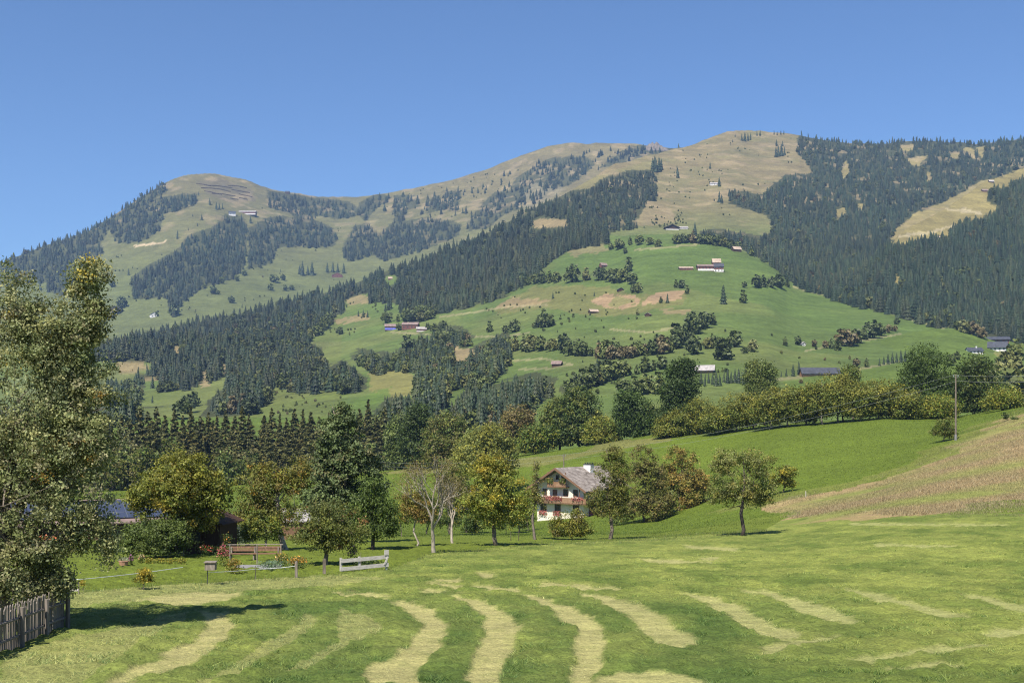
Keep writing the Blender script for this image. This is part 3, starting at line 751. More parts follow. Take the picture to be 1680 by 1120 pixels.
def wood(name, label, pts, mix, seed, dim=1.0):
    """pts rows u, v, distance, height"""
    r = np.random.default_rng(seed); Vs = []; Ts = []; Cs = []; b = 0
    x = (pts[:, 0]-CU)/F*pts[:, 2]; y = pts[:, 2]; z = height(x, y)
    tone = (.62+.78*fbm(x/140, y/140, seed, 3))[:, None]*(1+.12*(fbm(x/300, y/300, seed+5, 2)-.5)[:, None]*np.array((2, 0, -1)))
    isr = r.uniform(size=len(pts)) < (mix(pts) if callable(mix) else mix)
    for i in range(len(pts)):
        H = pts[i, 3]; a = r.uniform(0, 6.28); ca, sa = math.cos(a), math.sin(a)
        if isr[i]:
            V, Q, sh = ROUND[r.integers(5)]; H *= .68; s = np.array((H*r.uniform(.85, 1.15), 0, H)); c = np.array(ROUND_PAL[r.choice([0, 1, 4, 2, 3], p=[.32, .28, .2, .15, .05])])*r.uniform(.8, 1.2)
            t = c*sh[:, None]; T = np.concatenate([Q[:, [0, 1, 2]], Q[:, [0, 2, 3]]])
        else:
            V, T = CONES[r.integers(8)]; H *= r.choice([.6, .85, 1, 1.12], p=[.18, .3, .37, .15]); s = np.array((H*r.uniform(1.05, 1.6), 0, H)); c = np.array(SPRUCE_PAL[r.integers(4)])*r.uniform(.7, 1.4)*tone[i]
            t = np.tile(c, (len(V), 1))
        W = np.empty_like(V, dtype=np.float32)
        W[:, 0] = (V[:, 0]*ca-V[:, 1]*sa)*s[0]+x[i]; W[:, 1] = (V[:, 0]*sa+V[:, 1]*ca)*s[0]+y[i]; W[:, 2] = V[:, 2]*s[2]+z[i]-.03*H
        Vs.append(W); Ts.append(T+b); Cs.append(t*dim); b += len(V)
    o = mesh_np(name, np.concatenate(Vs), np.concatenate(Ts), M['needle'], tint=np.concatenate(Cs), n=3)
    return tag(o, label, 'forest', kind='stuff')
pl = scatter(W_LEFT, [5], 20, .06, 1)
pb = scatter(W_BAND, [5], 22, .022, 2)
pm = scatter(W_MID, [2, 3], 16.5, .058, 3, CLEAR_M)
plow = scatter(W_LOW, [2, 1, 6], 13, .05, 4, CLEAR_M)
prt = scatter(W_RIGHT, [3, 4, 2], 16.5, .064, 5, CLEAR_R)
# sparse single spruces strewn over the far ridge
def strew(poly, n, sids, H, seed):
    r = np.random.default_rng(seed); P = np.array(poly, float)
    u = r.uniform(P[:, 0].min(), P[:, 0].max(), n*4); v = r.uniform(P[:, 1].min(), P[:, 1].max(), n*4)
    Yv, sid = rays(u, v); cl = fbm(u/22, v/14, seed, 2) > .5
    ok = inpoly(u, v, P) & np.isin(sid, sids) & cl
    return np.stack([u[ok], v[ok], Yv[ok], H*r.uniform(.6, 1.1, ok.sum())], 1)[:n]
ps = np.concatenate([strew([(590,345),(640,325),(760,310),(850,280),(900,258),(960,250),(975,262),(930,300),(840,340),(760,375),(640,365),(590,365)], 120, [5], 22, 6),
                     strew([(800,300),(890,258),(1000,246),(1040,250),(960,290),(830,350)], 90, [5], 22, 8)])
big = plow[np.argsort(-plow[:, 3]/plow[:, 2])]
solo_h = big[:, 3]/big[:, 2]*F
NSOLO = 105
solo, rest_low = big[:NSOLO], big[NSOLO:]
wood('spruce_forest', 'dense dark spruce wood covering the steep mountainside on the right', prt, .08, 21, .85)
wood('spruce_forest', 'long dark spruce wood climbing the middle ridge above the green pastures', pm, lambda q: np.where((q[:, 1] > 520) & (q[:, 0] > 380), .5, np.where(q[:, 1] > 480, .14, .04)), 22, .72)
wood('spruce_forest', 'patchy bluish spruce wood high on the far left mountain', np.concatenate([pl, pb, ps]), .02, 23, .75)
wood('mixed_wood', 'tangled wood of small leafy trees and spruces below the hillside farm with a blue tarp', rest_low, .55, 24)
for i, (u_, v_, Y_, H_) in enumerate(solo):
    x_ = (u_-CU)/F*Y_
    left = u_ < 560
    far_tree(0, 0, H_*F/Y_, 'c', random.randrange(4), 'dark spruce in the low wood under the middle pastures, above the valley spruces', 'spruces of the low wood', xyz=(x_, Y_, gz(x_, Y_)))
# low scrub and boulders' bushes strewn over the pastures
sc_ = np.concatenate([strew([(415,650),(470,640),(560,650),(560,690),(430,700)], 60, [2], 3.2, 51), strew([(780,480),(900,470),(1050,480),(1060,525),(880,540),(790,515)], 50, [2], 4, 52),
   strew([(1040,340),(1110,335),(1130,370),(1050,375)], 50, [2, 3], 6, 53), strew([(540,480),(640,480),(640,540),(540,560)], 50, [2], 5, 54), strew([(180,420),(560,400),(560,500),(200,520)], 110, [5], 7, 55),
   strew([(430,320),(560,360),(560,400),(430,350)], 40, [5], 7, 56), strew([(600,330),(960,250),(960,300),(640,400)], 100, [5], 8, 57), strew([(1100,240),(1300,225),(1330,285),(1240,330),(1150,380),(1080,330)], 90, [3], 6, 58), strew([(800,540),(1000,520),(1400,560),(1400,640),(900,640)], 70, [1, 2, 6], 4, 59)])
wood('scrub', 'low scattered scrub on the grassy slopes', sc_, 1.0, 60)
print('trees', len(prt), len(pm), len(pl)+len(pb)+len(ps), len(plow), 'solo px', solo_h[:3], solo_h[NSOLO-1])

# -------- trees standing free on the slopes (base u, base v, height in the photograph)
def block(label, group, kind, rows, pal=(0,), wide=1.0, name=None):
    for i, rw in enumerate(rows):
        far_tree(rw[0], rw[1], rw[2], kind, rw[3] if len(rw) > 3 else random.choice(pal), label, group if len(rows) > 1 else None, wide, name=name)
# green alp, upper row below the long chalet
block('round leafy tree in the row along the top edge of the green alp', 'row of round trees along the top of the alp', 'r',
      [(1002,410,12),(1016,409,20),(1034,402,14),(1049,402,19),(1066,402,15),(1080,405,14),(1110,400,18),(1120,399,18)], (0,1))
block('small dark bush just below the tree row at the top of the alp', None, 'r', [(1026,416,11)], (4,))
block('rust coloured slim tree beside the tall spruce under the long chalet', None, 'p', [(1136,399,20)], (3,))
block('tall slim spruce just right of the long chalet', None, 'c', [(1140,387,25,0)])
block('leafy tree at the wood edge above the rim shed with tan roof', 'leafy trees of the alp top wood edge', 'r', [(1150,400,19),(1162,401,19),(1175,403,19),(1187,405,17),(1200,408,16),(1128,397,14)], (0,1,2))
block('big round dark tree standing alone on the green alp left of the red hut', None, 'r', [(939,463,33,0)])
block('smaller brownish round tree beside the big lone tree on the alp', None, 'r', [(962,460,21,2)])
block('dark leafy tree in the clump beside the red hut on the alp', 'clump beside the red hut', 'r', [(985,460,26),(1002,462,24),(1013,463,26),(1022,463,25),(1031,446,24),(1037,466,21),(1040,480,20),(1047,481,19)], (0,4,1))
block('leafy tree at the lower right corner of the long spruce wood', 'leafy trees at the wood corner', 'r', [(902,464,20),(912,464,20),(889,465,23),(877,466,19),(865,468,17),(855,469,20)], (0,1))
block('round tree in the little clump above the bare earth patch', 'clump above the bare earth', 'r', [(1109,472,13),(1118,473,15),(1127,482,14)], (4,0))
block('tall pointed spruce alone on the alp below the big farm', None, 'c', [(1187,499,34,0)])
block('shorter pointed dark tree alone right of the tall spruce on the alp', None, 'p', [(1219,497,21,0)])
block('very small round bush on the alp above the pointed dark tree', None, 'r', [(1221,472,11,4)])
block('round tree in the row at the right rim of the alp', 'row at the right rim of the alp', 'r', [(1241,472,23),(1253,471,20),(1266,472,20),(1278,472,24),(1292,471,15)], (0,4))
block('small dark spruce on the bare earth patch', None, 'c', [(1095,497,17,0)])
block('low dark bush beside the small spruce on the bare earth patch', None, 'r', [(1084,497,10,4)])
block('tiny dark spruce left of the bare earth patch', None, 'c', [(975,486,9,0)])
block('little spruce alone on the olive meadow left of the bare earth', None, 'c', [(907,490,12,0)])
block('leafy tree in the trio on the pasture left of the flat topped hut', 'trio on the left pasture', 'r', [(892,537,30,0),(884,537,20,4),(902,536,23,0),(876,538,11,1)])
block('dark leafy tree at the far left end of the middle pasture', 'pair at the pasture end', 'r', [(844,545,23,0),(829,546,14,0)])
block('lone round tree in the pasture right of the low spruces', None, 'r', [(803,545,18,0)])
block('pale thin young tree between the two small huts', None, 'p', [(1046,517,11,5)])
block('bright leafy tree in the dense row above the lower left pasture', 'dense row of bright leafy trees', 'r', [(845,576,25),(860,576,26),(873,576,31),(887,576,28),(905,576,24)], (1,2,1))
block('dark tree in the hedge line at the left end of the middle band', 'left hedge line of the middle band', 'r', [(925,578,34),(936,583,28),(948,584,28),(957,584,26),(969,584,16)], (0,4))
block('leafy tree in the middle band of trees across the green slope', 'middle band of trees', 'r', [(983,588,26),(995,589,34),(1004,590,26),(1012,588,29),(1022,589,25),(1035,588,25),(1047,584,26),(1056,581,19),(1065,580,22),(1074,582,29),(1086,581,34),(1098,579,22),(1080,575,30)], (0,1,4,3))
block('tall dark tree in the clump climbing to the upper right from the middle band', 'clump climbing from the middle band', 'r', [(1108,572,41),(1116,566,36),(1128,560,39),(1137,546,38),(1150,541,28),(1158,538,29),(1169,533,20),(1144,548,30)], (0,4,4))
block('wide dark tree alone just under the climbing clump', None, 'r', [(1139,581,33,4)], wide=1.15)
block('leafy tree in the small clump right of the wide dark tree', 'small clump right of the wide tree', 'r', [(1162,572,21),(1172,571,23),(1184,571,21),(1205,569,29),(1197,570,20)], (0,2))
block('dark egg shaped tree standing low in front of the small clump', None, 'p', [(1187,590,33,4)], wide=1.5)
block('pale loose tree alone on the slope right of the clumps', None, 'r', [(1235,577,22,5)])
block('small dark bush beside the pale loose tree', None, 'r', [(1222,580,13,4)])
block('tree in the slanting row running down to the lower middle field', 'slanting row down to the lower field', 'r', [(935,646,26),(945,642,32),(955,640,34),(964,636,36),(973,633,38),(982,630,38),(991,626,36),(999,622,34)], (0,4,0))
block('pale leafy tree with bare trunks in the open row above the lower field', 'open row above the lower field', 'r', [(997,626,36,1),(1010,621,31,1),(1025,617,28,1),(1045,614,16,0)])
block('tree in the line leading right from the open row', 'line right of the open row', 'r', [(1058,611,31),(1072,608,17),(1086,606,24)], (0,4))
block('round tree in the loose row behind the tall dark near tree', 'loose row behind the near trees', 'r', [(1023,643,25,0),(1040,643,26,0),(1060,646,36,1),(1080,646,36,1),(1032,645,18,0)])
block('single small bush on the lower middle field', None, 'r', [(980,646,10,0)])
block('dark spruce in the plantation below the flat pale chalet', 'plantation below the chalet', 'c', [(1150+i*6.2, 632-i*.4+random.uniform(-3, 3), random.uniform(18, 30)) for i in range(14)], (0,1,2))
block('slim upright tree beside the white chapel on the green slope', None, 'p', [(1288,567,15,0)])
block('round dark tree touching the white chapel on the green slope', None, 'r', [(1309,566,16,4)])
block('low round tree in the row right of the white chapel', 'row right of the chapel', 'r', [(1336,569,13,3),(1355,571,15,3),(1364,572,17,0),(1375,575,21,0)])
block('dark tree in the big clump on the fold of the right green hill', 'big clump on the right green hill', 'r', [(1390,568,33,3),(1405,563,26,0),(1418,557,23,4),(1432,555,32,4),(1445,551,22,0),(1458,546,15,3),(1468,544,12,3),(1398,566,24,0)])
block('small dark shrub alone above the big clump on the right green hill', None, 'r', [(1471,532,12,4)])
block('tawny round tree at the foot of the right hand spruce wood', 'tawny trees at the foot of the wood', 'r', [(1520,529,19,2),(1535,537,22,1),(1582,546,23,5),(1596,549,25,3),(1611,555,21,3),(1570,541,16,0)])
block('spruce beside the long low barn', 'spruces beside the long barn', 'c', [(1301,617,22,0),(1311,615,24,0),(1290,617,14,0),(1282,618,10,0)])
block('round tree right of the long low barn', 'trees right of the barn', 'r', [(1405,603,17,3),(1422,602,15,0),(1392,606,8,4)])
block('spruce in the short row left of the tall near tree', 'short spruce row on the green hill', 'c', [(1443,600,14),(1450,598,15),(1457,597,18),(1464,596,20),(1471,595,18),(1478,594,22),(1485,593,20)], (0,2))
block('dull green tree among the bushes below the white hill farm', 'bushes below the hill farm', 'r', [(1600,640,50,1),(1622,650,60,2),(1640,640,62,5),(1655,658,60,1),(1672,645,66,2),(1690,655,60,0),(1710,650,60,1),(1612,615,28,0),(1560,600,20,0),(1570,590,16,0),(1655,600,32,2),(1668,590,34,1),(1640,605,24,1)])
# middle farm pasture
block('bushy bright tree at the left edge of the farm pasture', 'bushy trees left of the farm', 'r', [(521,551,23,1),(531,541,25,1),(495,558,19,1),(508,556,20,2),(540,530,20,0)])
block('dark round bush alone on the pasture left of the blue tarp', None, 'r', [(557,549,15,4)])
block('leafy tree right behind the farm with the blue tarp', 'trees behind the tarp farm', 'r', [(635,530,21,0),(667,528,25,0),(677,528,21,0),(692,523,25,0),(653,528,12,1),(705,524,22,1)])
block('dark spruce above the farm with the blue tarp', 'spruces above the tarp farm', 'c', [(637,509,22),(641,506,20),(632,511,14),(588,519,12),(596,520,14),(603,521,13)], (0,2))
block('leafy tree in front of the farm, between both red roofed buildings', None, 'r', [(655,542,13,0)])
block('big wide tree in the pasture just below the tarp farm', None, 'r', [(670,576,29,4)], wide=1.1)
block('tree at the right end of the tarp farm', 'trees at the right end of the farm', 'r', [(702,541,13,0),(712,545,16,1),(727,540,16,0),(590,601,16,0),(740,560,18,0)])
# left mountain
block('pale grey green tree on the olive slope between the woods', 'loose trees on the olive slope', 'r', [(450,463,15),(464,460,11),(444,476,12),(468,477,11),(478,476,10),(364,465,12),(350,482,14),(357,483,9),(379,497,12),(389,461,11),(401,452,10),(184,471,12)], (0,1,4))
block('spruce of the little close group on the olive slope right of the left wood', 'close spruce group on the olive slope', 'c', [(496,452,26),(505,451,17),(512,452,25),(491,450,18)], (0,2))
block('spruce in the short row above the small dark chalet', 'short spruce row above the dark chalet', 'c', [(537,447,18),(546,447,19),(554,447,17),(564,448,18)], (0,2))
block('single spruce on the grass of the left mountain', 'single spruces on the left mountain', 'c', [(245,381,12),(291,392,16),(331,361,11),(344,336,13),(355,344,14),(360,344,13),(365,343,11),(326,321,8),(299,325,10),(308,330,14),(314,335,18),(319,331,15),(324,371,6),(316,355,5),(309,378,5),(411,366,14),(396,365,15),(211,452,13),(66,476,17),(397,505,8),(460,446,6)], (0,2))
block('dull round tree down the grassy gully left of the white hut', 'trees down the left gully', 'r', [(199,505,21,4),(190,515,15,3),(183,521,16,3),(176,522,14,4),(170,532,14,0),(160,538,12,0),(150,552,11,4),(195,512,14,4)])
block('round tree alone on the slope right of the white hut', None, 'r', [(286,518,22,4)])
block('dark tree beside the white hut on the left mountain', None, 'r', [(256,519,9,4)])
block('tree of the clump on the sunny lower left field', 'clump on the lower left field', 'r', [(300,682,32,4),(309,678,34,4),(317,667,28,0),(222,657,27,0),(214,654,21,0)])
block('slim spruce standing in the lower left clearings', 'slim spruces in the clearings', 'c', [(250,661,13),(250,637,21),(226,623,23),(242,616,21),(236,630,16)], (0,1))
# brown alp
block('spruce of the tight group on the spur of the brown alp', 'tight spruce group on the brown spur', 'c', [(1071,281,24),(1076,283,26),(1081,282,26),(1085,279,20),(1074,276,22)], (0,2))
block('lone spruce left of centre on the bare brown alp', None, 'c', [(1112,292,22,0)])
block('small lone spruce high on the bare brown alp', None, 'c', [(1165,277,12,0)])
block('spruce right beside the alp hut on the brown alp', None, 'c', [(1180,306,17,0)])
block('spruce of the pair below the alp hut', 'pair below the alp hut', 'c', [(1180,332,20,0),(1184,334,16,2)])
block('spruce on the crest of the brown summit', 'spruces on the brown summit crest', 'c', [(1217,231,13),(1222,232,16),(1227,231,14),(1231,230,13),(1202,234,6),(1206,225,6),(1242,223,9),(1247,223,10),(1270,221,8),(1275,222,7),(1281,221,8),(1286,221,8),(1315,222,10),(1326,224,8)], (0,2))
block('spruce of the dark knot on the right of the brown summit', 'knot of spruces on the right summit', 'c', [(1273,258,18),(1277,257,20),(1282,256,22),(1287,255,16),(1274,240,12),(1284,240,10)], (0,2))
block('spruce at the low end of the tan clearing in the right wood', 'spruces at the tan clearing', 'c', [(1497,407,20),(1512,408,22),(1518,405,22),(1528,402,26),(1532,404,20),(1506,408,14)], (0,2))

# ------------------------------------------------------------------ near and middle trees
# the spruce row on the valley floor
def np_spruce():
    out = []
    for sd, Wd in ((31, 4.6), (32, 3.9), (33, 5.2)):
        V, Q, t = spruce_mesh(25, Wd, 31, 9, sd, [((.085,.095,.04), 3), ((.115,.12,.046), 2), ((.06,.072,.032), 2), ((.15,.135,.05), .7)], .95, 19)
        crown = mesh_np('crown', V, Q, M['needle'], tint=t, link=False).data
        mb = MB(); mb.tube([(0,0,-.6),(0,0,8),(0,0,17),(0,0,24.6)], [.38,.28,.15,.03], 6)
        o = mb.build('trunk', M['bark_dark']); tr = o.data; bpy.data.objects.remove(o)
        out.append((crown, tr))
    return out
NSP = np_spruce()
def spruce(u, vt, Y, var, label, group, wide=1.0):
    g = ground(u, 0, Y); H = (HV-vt)*Y/F-g[2]
    o = empty('spruce_tree', tuple(g), label, 'tree', group, random.uniform(0, 6.28))
    s = H/25.0; o.scale = (s*wide, s*wide, s)
    for nm, me in zip(('crown', 'trunk'), NSP[var]):
        c = bpy.data.objects.new(nm, me); COL.objects.link(c); c.parent = o
    return o
r_ = np.random.default_rng(99)
SPL = 'tall dark spruce in the row on the valley floor behind the maple'
SPR = 'tall dark spruce in the valley row behind the big stone pine'
tops = ([(100,690),(135,688),(168,688),(183,695),(199,684),(214,690),(229,676),(243,684),(257,671),(271,682),(286,674),(300,684),(313,675),(329,688),(342,678),(356,684),(370,676),(385,688),(397,671),(408,684)],
        [(433,680),(446,672),(459,684),(470,690),(483,671),(497,680),(510,676),(524,690),(540,680),(590,672),(604,666),(618,690),(631,674),(645,694)])
for (u_, v_) in tops[0]: spruce(u_, v_+r_.normal()*3, 352+r_.uniform(-14, 34), int(r_.integers(3)), SPL, 'spruce row behind the maple', r_.uniform(.95, 1.3))
for (u_, v_) in tops[1]: spruce(u_, v_+r_.normal()*3, 352+r_.uniform(-10, 34), int(r_.integers(3)), SPR, 'spruce row behind the stone pine', r_.uniform(.9, 1.25))
for u_ in (176, 222, 250, 293, 322, 362, 391, 439, 476, 505): spruce(u_, 706+r_.normal()*9, 338+r_.uniform(-6, 6), int(r_.integers(3)), 'shorter spruce standing in front of the tall valley row', 'shorter spruces of the valley row', r_.uniform(1.1, 1.5))
for u_ in range(165, 660, 27):
    if not 408 < u_ < 428: spruce(u_+r_.normal()*4, 694+r_.normal()*6, 392+r_.uniform(-8, 10), int(r_.integers(3)), 'spruce closing the gaps at the back of the tall valley row', 'back spruces of the valley row', r_.uniform(1.4, 1.9))
T = near_tree
# pale broadleaf trees before the spruces
for i, (u_, v_, a_, b_, pl_) in enumerate([(120,765,30,34,OL),(182,768,22,30,OL),(205,752,18,26,PALEG),(228,758,20,32,OL),(252,768,18,26,PALEG),(276,750,22,34,OL),(372,762,16,24,PALEG),(394,772,18,22,OL),(412,760,16,24,PALEG)]):
    T('broadleaf_tree', 'pale olive leafy tree at the foot of the valley spruces', u_, 0, [(u_, v_, a_, b_), (u_+a_*.4, v_+12, a_*.8, b_*.7)], [(pl_, 3), (MG, 2), (BR, 1)], Y=325+i % 3*5, ncl=90, lpc=16, leaf=.85, crad=1.5, r0=.25, group='pale trees at the spruce foot', nl=5)
MID = [  # u, distance, blobs, palette, label
 (685, 330, [(685,712,27,45),(685,685,18,25),(688,740,28,26),(672,720,16,28)], [(DG,4),((.055,.08,.022),2)], 'dense dark conical tree between the stone pine and the bare tree', .8),
 (735, 318, [(735,712,34,34),(722,740,30,30),(755,735,24,30)], [(OL,2),(BR,2),(MG,2)], 'brownish olive tree behind the bare grey tree', .75),
 (648, 345, [(648,725,16,38),(655,745,18,24)], [(MG,2),(PALEG,2)], 'narrow mid green tree left of the dense dark conical tree', .8),
 (775, 300, [(775,745,30,34),(760,765,26,26)], [(OL,3),(PALEG,2),(YG,1)], 'olive tree behind the yellow fruit tree, lower part hidden', .7),
 (802, 250, [(800,722,34,24),(790,748,40,28),(825,750,22,36),(770,745,22,24)], [(YG,2),(OL,3),(PALEG,2)], 'tall pale olive tree rising behind the yellow fruit tree', .6),
 (848, 345, [(850,690,26,26),(838,712,22,26),(862,715,20,24)], [(RB,4),(BR,3),(OL,1)], 'reddish brown tree at the left end of the upper tree line', .8),
 (880, 322, [(878,722,27,26),(868,735,22,16),(898,715,16,24)], [(LUSHG,3),(YG,1.5),(DG,2)], 'yellow green bushy tree at the lower end of the upper tree line', .7),
 (918, 332, [(915,690,26,36),(905,712,24,24)], [(MG,2),(OL,3),(DG,1)], 'mid green rounded tree left of the big dark pair', .8),
 (952, 326, [(950,680,36,44),(965,705,28,26),(935,705,28,26),(952,650,18,16)], [(DG,4),(OL,1.6),(MG,1)], 'broad dark green tree above the house roof', .75),
 (986, 312, [(986,708,25,26),(978,720,20,16),(1000,715,16,20)], [(LUSHG,2),(YG,2),(OL,2)], 'low yellow green tree right of the broad dark tree', .65),
 (1040, 310, [(1040,685,32,38),(1030,660,20,20),(1052,700,24,22)], [(DG,4),((.065,.11,.025),2)], 'dark round crowned tree left of the tallest dark tree', .7),
 (1066, 325, [(1066,690,14,28)], [(PALEG,3),(OL,1)], 'slim pale tree wedged beside the tallest dark tree', .7),
 (1115, 292, [(1115,640,29,48),(1112,680,31,34),(1122,605,18,18),(1100,655,16,30)], [(DG,5),((.034,.056,.018),3)], 'tallest dark oval tree at the left end of the hedge', .68),
 (1236, 320, [(1236,620,13,32),(1242,645,15,22)], [(PALEG,3),(MG,1),(OL,1)], 'feathery pale slim tree rising behind the hedge, left one', .6),
 (1260, 322, [(1258,622,15,30),(1255,642,16,20)], [(PALEG,3),(MG,2)], 'feathery pale slim tree rising behind the hedge, right one', .6),
 (1520, 272, [(1520,603,35,38),(1500,630,28,34),(1545,640,30,36),(1518,660,38,26)], [(DG,3),((.065,.105,.024),3),(MG,1)], 'huge two humped dark green tree left of the power pole', .55),
 (1598, 276, [(1598,622,32,40),(1580,650,32,34),(1620,655,30,32)], [(DG,4),(OL,1),((.06,.09,.026),2)], 'broad dark tree right behind the power pole', .6),
 (1545, 262, [(1543,668,28,20),(1530,676,22,12)], [(LUSHG,2),(YG,2)], 'low yellow green bushy tree under the huge dark tree', .55),
 (1645, 255, [(1645,655,26,20),(1632,662,18,13),(1660,662,16,13)], [(YG,3),(LUSHG,2),(MG,1)], 'round yellow green bush at the right end of the hedge', .5),
 (1398, 300, [(1393,622,12,20)], [(MG,2),(OL,2)], 'slender tree top sticking out of the hedge', .55),
]
for u_, Y_, bl, pl_, lb, lf in MID:
    T('broadleaf_tree', lb, u_, 0, bl, pl_, Y=Y_, ncl=int(460*max(1, sum(q_[2]*q_[3] for q_ in bl)/1700)), lpc=22, leaf=lf*.82, crad=1.5, r0=.3, nl=8, shell=.36, gap=.15, up=.6)
hedge = [(1093,700,18,16),(1118,694,26,22),(1150,680,28,26),(1178,686,24,22),(1205,672,28,30),(1235,672,26,24),(1262,665,26,28),(1292,660,30,32),(1322,664,26,26),(1350,648,30,34),(1375,652,24,30),(1384,640,20,26),(1412,655,26,26),(1440,650,28,30),(1468,656,24,26),(1490,662,20,22)]
for i, (u_, v_, a_, b_) in enumerate(hedge):
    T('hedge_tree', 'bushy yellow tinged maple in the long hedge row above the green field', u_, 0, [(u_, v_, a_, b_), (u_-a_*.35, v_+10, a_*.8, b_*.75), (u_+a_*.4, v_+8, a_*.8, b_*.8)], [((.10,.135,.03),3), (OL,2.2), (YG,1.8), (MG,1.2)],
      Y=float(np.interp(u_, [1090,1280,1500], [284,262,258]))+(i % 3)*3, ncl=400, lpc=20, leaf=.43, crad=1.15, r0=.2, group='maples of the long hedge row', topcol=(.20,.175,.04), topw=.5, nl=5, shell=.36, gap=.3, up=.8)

T('broadleaf_tree', 'brownish olive tree filling the gap between the two bare trees', 738, 0, [(738,800,24,44),(728,822,20,26),(750,826,18,26)], [(OL,3),(BR,2),(MG,1.5)], Y=150, ncl=240, lpc=30, leaf=.3, crad=.55, r0=.16, gap=.4)
T('broadleaf_tree', 'olive green tree directly behind the left edge of the yellow fruit tree', 766, 0, [(766,800,22,42),(760,825,22,24),(778,828,18,22)], [(OL,3),(MG,2.5),(YG,1)], Y=162, ncl=240, lpc=30, leaf=.3, crad=.55, r0=.16)
T('broadleaf_tree', 'low bushy green tree left of the farmhouse behind the thin half bare tree', 852, 0, [(850,835,16,24),(842,845,14,16)], [(MG,3),(YG,2)], Y=172, ncl=140, lpc=28, leaf=.3, crad=.55, r0=.1)
T('broadleaf_tree', 'dark green small tree behind the reddish young tree', 700, 0, [(702,832,18,22),(694,842,14,14)], [(MG,3),(DG,2),(OL,1)], Y=150, ncl=140, lpc=28, leaf=.28, crad=.5, r0=.1)
# garden and orchard trees
T('fruit_tree', 'huge old pear tree with pale leaves overhanging the picket fence', 12, 0,
  [(40,720,125,105),(-60,660,150,190),(75,560,78,75),(25,505,48,50),(152,452,33,26),(128,475,26,16),(160,505,28,22),(140,545,32,30),(14,455,32,26),(118,640,75,62),(178,650,20,14),(140,730,62,52),(85,815,105,58),(160,860,34,48),(176,905,13,26),(120,890,22,30),(55,905,62,28),(20,955,62,32),(85,945,32,22),(-70,860,130,110),(-10,960,40,40),(40,975,45,22),(90,965,22,16)],
  [((.19,.225,.125),4),((.145,.18,.09),3),((.245,.255,.14),2.2),((.075,.10,.05),1.8),(YE,.14),((.32,.2,.05),.06),((.26,.25,.19),1)],
  Y=27.6, ncl=2600, lpc=36, leaf=.095, crad=.24, gap=.50, shell=.55, r0=.2, nl=80, depth=.8, trunk_top=5.5, seed=5, up=.4)
T('maple_tree', 'big round maple with yellowing top leaning over the dark wooden hut', 298, 0, [(296,800,66,44),(300,772,46,32),(345,808,32,34),(245,822,36,34),(300,838,62,30),(335,845,30,24),(270,790,40,34)],
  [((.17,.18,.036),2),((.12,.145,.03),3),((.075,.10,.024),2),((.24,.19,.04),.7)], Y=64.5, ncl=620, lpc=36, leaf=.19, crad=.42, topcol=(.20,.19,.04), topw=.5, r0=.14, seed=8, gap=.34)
T('lilac_bush', 'dense dark green bush left of the wooden hut', 255, 0, [(255,884,52,30),(232,894,36,24),(292,886,30,34),(212,896,18,20),(262,866,34,18)], [((.075,.11,.034),4),((.11,.15,.045),3),(DG,2)], Y=62.5, ncl=380, lpc=34, leaf=.15, crad=.35, r0=.06, cat='bush', gap=.3, shell=.4)
T('fruit_tree', 'gnarled old fruit tree with pale split trunk and orange topped crown', 470, 903, [(432,802,46,38),(472,782,36,30),(494,778,22,26),(418,838,36,34),(458,840,42,26),(440,780,26,22),(400,835,20,28)],
  [(OL,3),((.14,.14,.05),2),(MG,2),((.28,.17,.03),.7),(RB,.7)], ncl=430, lpc=30, leaf=.17, crad=.4, topcol=(.25,.19,.035), topw=.4, r0=.2, bark='bark_pale', seed=12)
T('fruit_tree', 'small slanting fruit tree with thin trunk left of the gnarled one', 437, 905, [(425,862,30,24),(445,868,24,18),(408,868,18,18)], [(OL,2),(MG,3),(YG,1)], ncl=150, lpc=28, leaf=.15, crad=.3, r0=.09, bark='bark_pale')
T('stone_pine', 'tall broad stone pine with tufted grey green needles', 565, 0, [(560,722,40,38),(574,768,48,44),(556,815,62,44),(603,800,32,40),(528,790,36,42),(562,692,22,18),(563,684,18,22),(565,704,30,24),(563,688,20,20),(590,745,28,32),(535,750,26,30)],
  [((.08,.115,.05),4),((.055,.085,.036),3),((.11,.105,.055),1),((.11,.15,.065),1.5)], Y=92, ncl=900, lpc=30, leaf=.26, crad=.45, mat='needle', r0=.25, up=.9, gap=.36, seed=3)
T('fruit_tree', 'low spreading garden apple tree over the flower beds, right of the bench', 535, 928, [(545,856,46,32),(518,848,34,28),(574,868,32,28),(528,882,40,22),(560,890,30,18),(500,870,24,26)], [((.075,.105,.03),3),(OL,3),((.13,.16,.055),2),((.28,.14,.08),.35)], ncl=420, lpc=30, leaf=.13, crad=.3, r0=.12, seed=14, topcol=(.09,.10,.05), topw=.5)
T('apple_tree', 'round dark green apple tree on a short dark trunk', 612, 903, [(612,828,36,34),(634,850,22,22),(590,848,26,24),(614,800,18,18),(625,868,26,14)], [((.07,.11,.028),4),((.10,.15,.04),2),(DG,2)], ncl=320, lpc=32, leaf=.16, crad=.36, r0=.13, bark='bark_dark')
T('fruit_tree', 'reddish thin young fruit tree left of the bare tree', 680, 897, [(682,832,24,28),(664,818,18,20),(700,842,18,20),(690,806,14,16)], [(RB,3),(OR,1.2),(OL,2),(YG,.8)], ncl=150, lpc=26, leaf=.15, crad=.34, r0=.07, bark='bark_pale', gap=.45)
branchy('bare_tree', 'nearly leafless pale grey tree standing in the mown grass', 712, 908, 162, .30, [(RB,2),(BR,3),(OL,1)], 4, leaves=3200, leaf=.085, r0=.15)
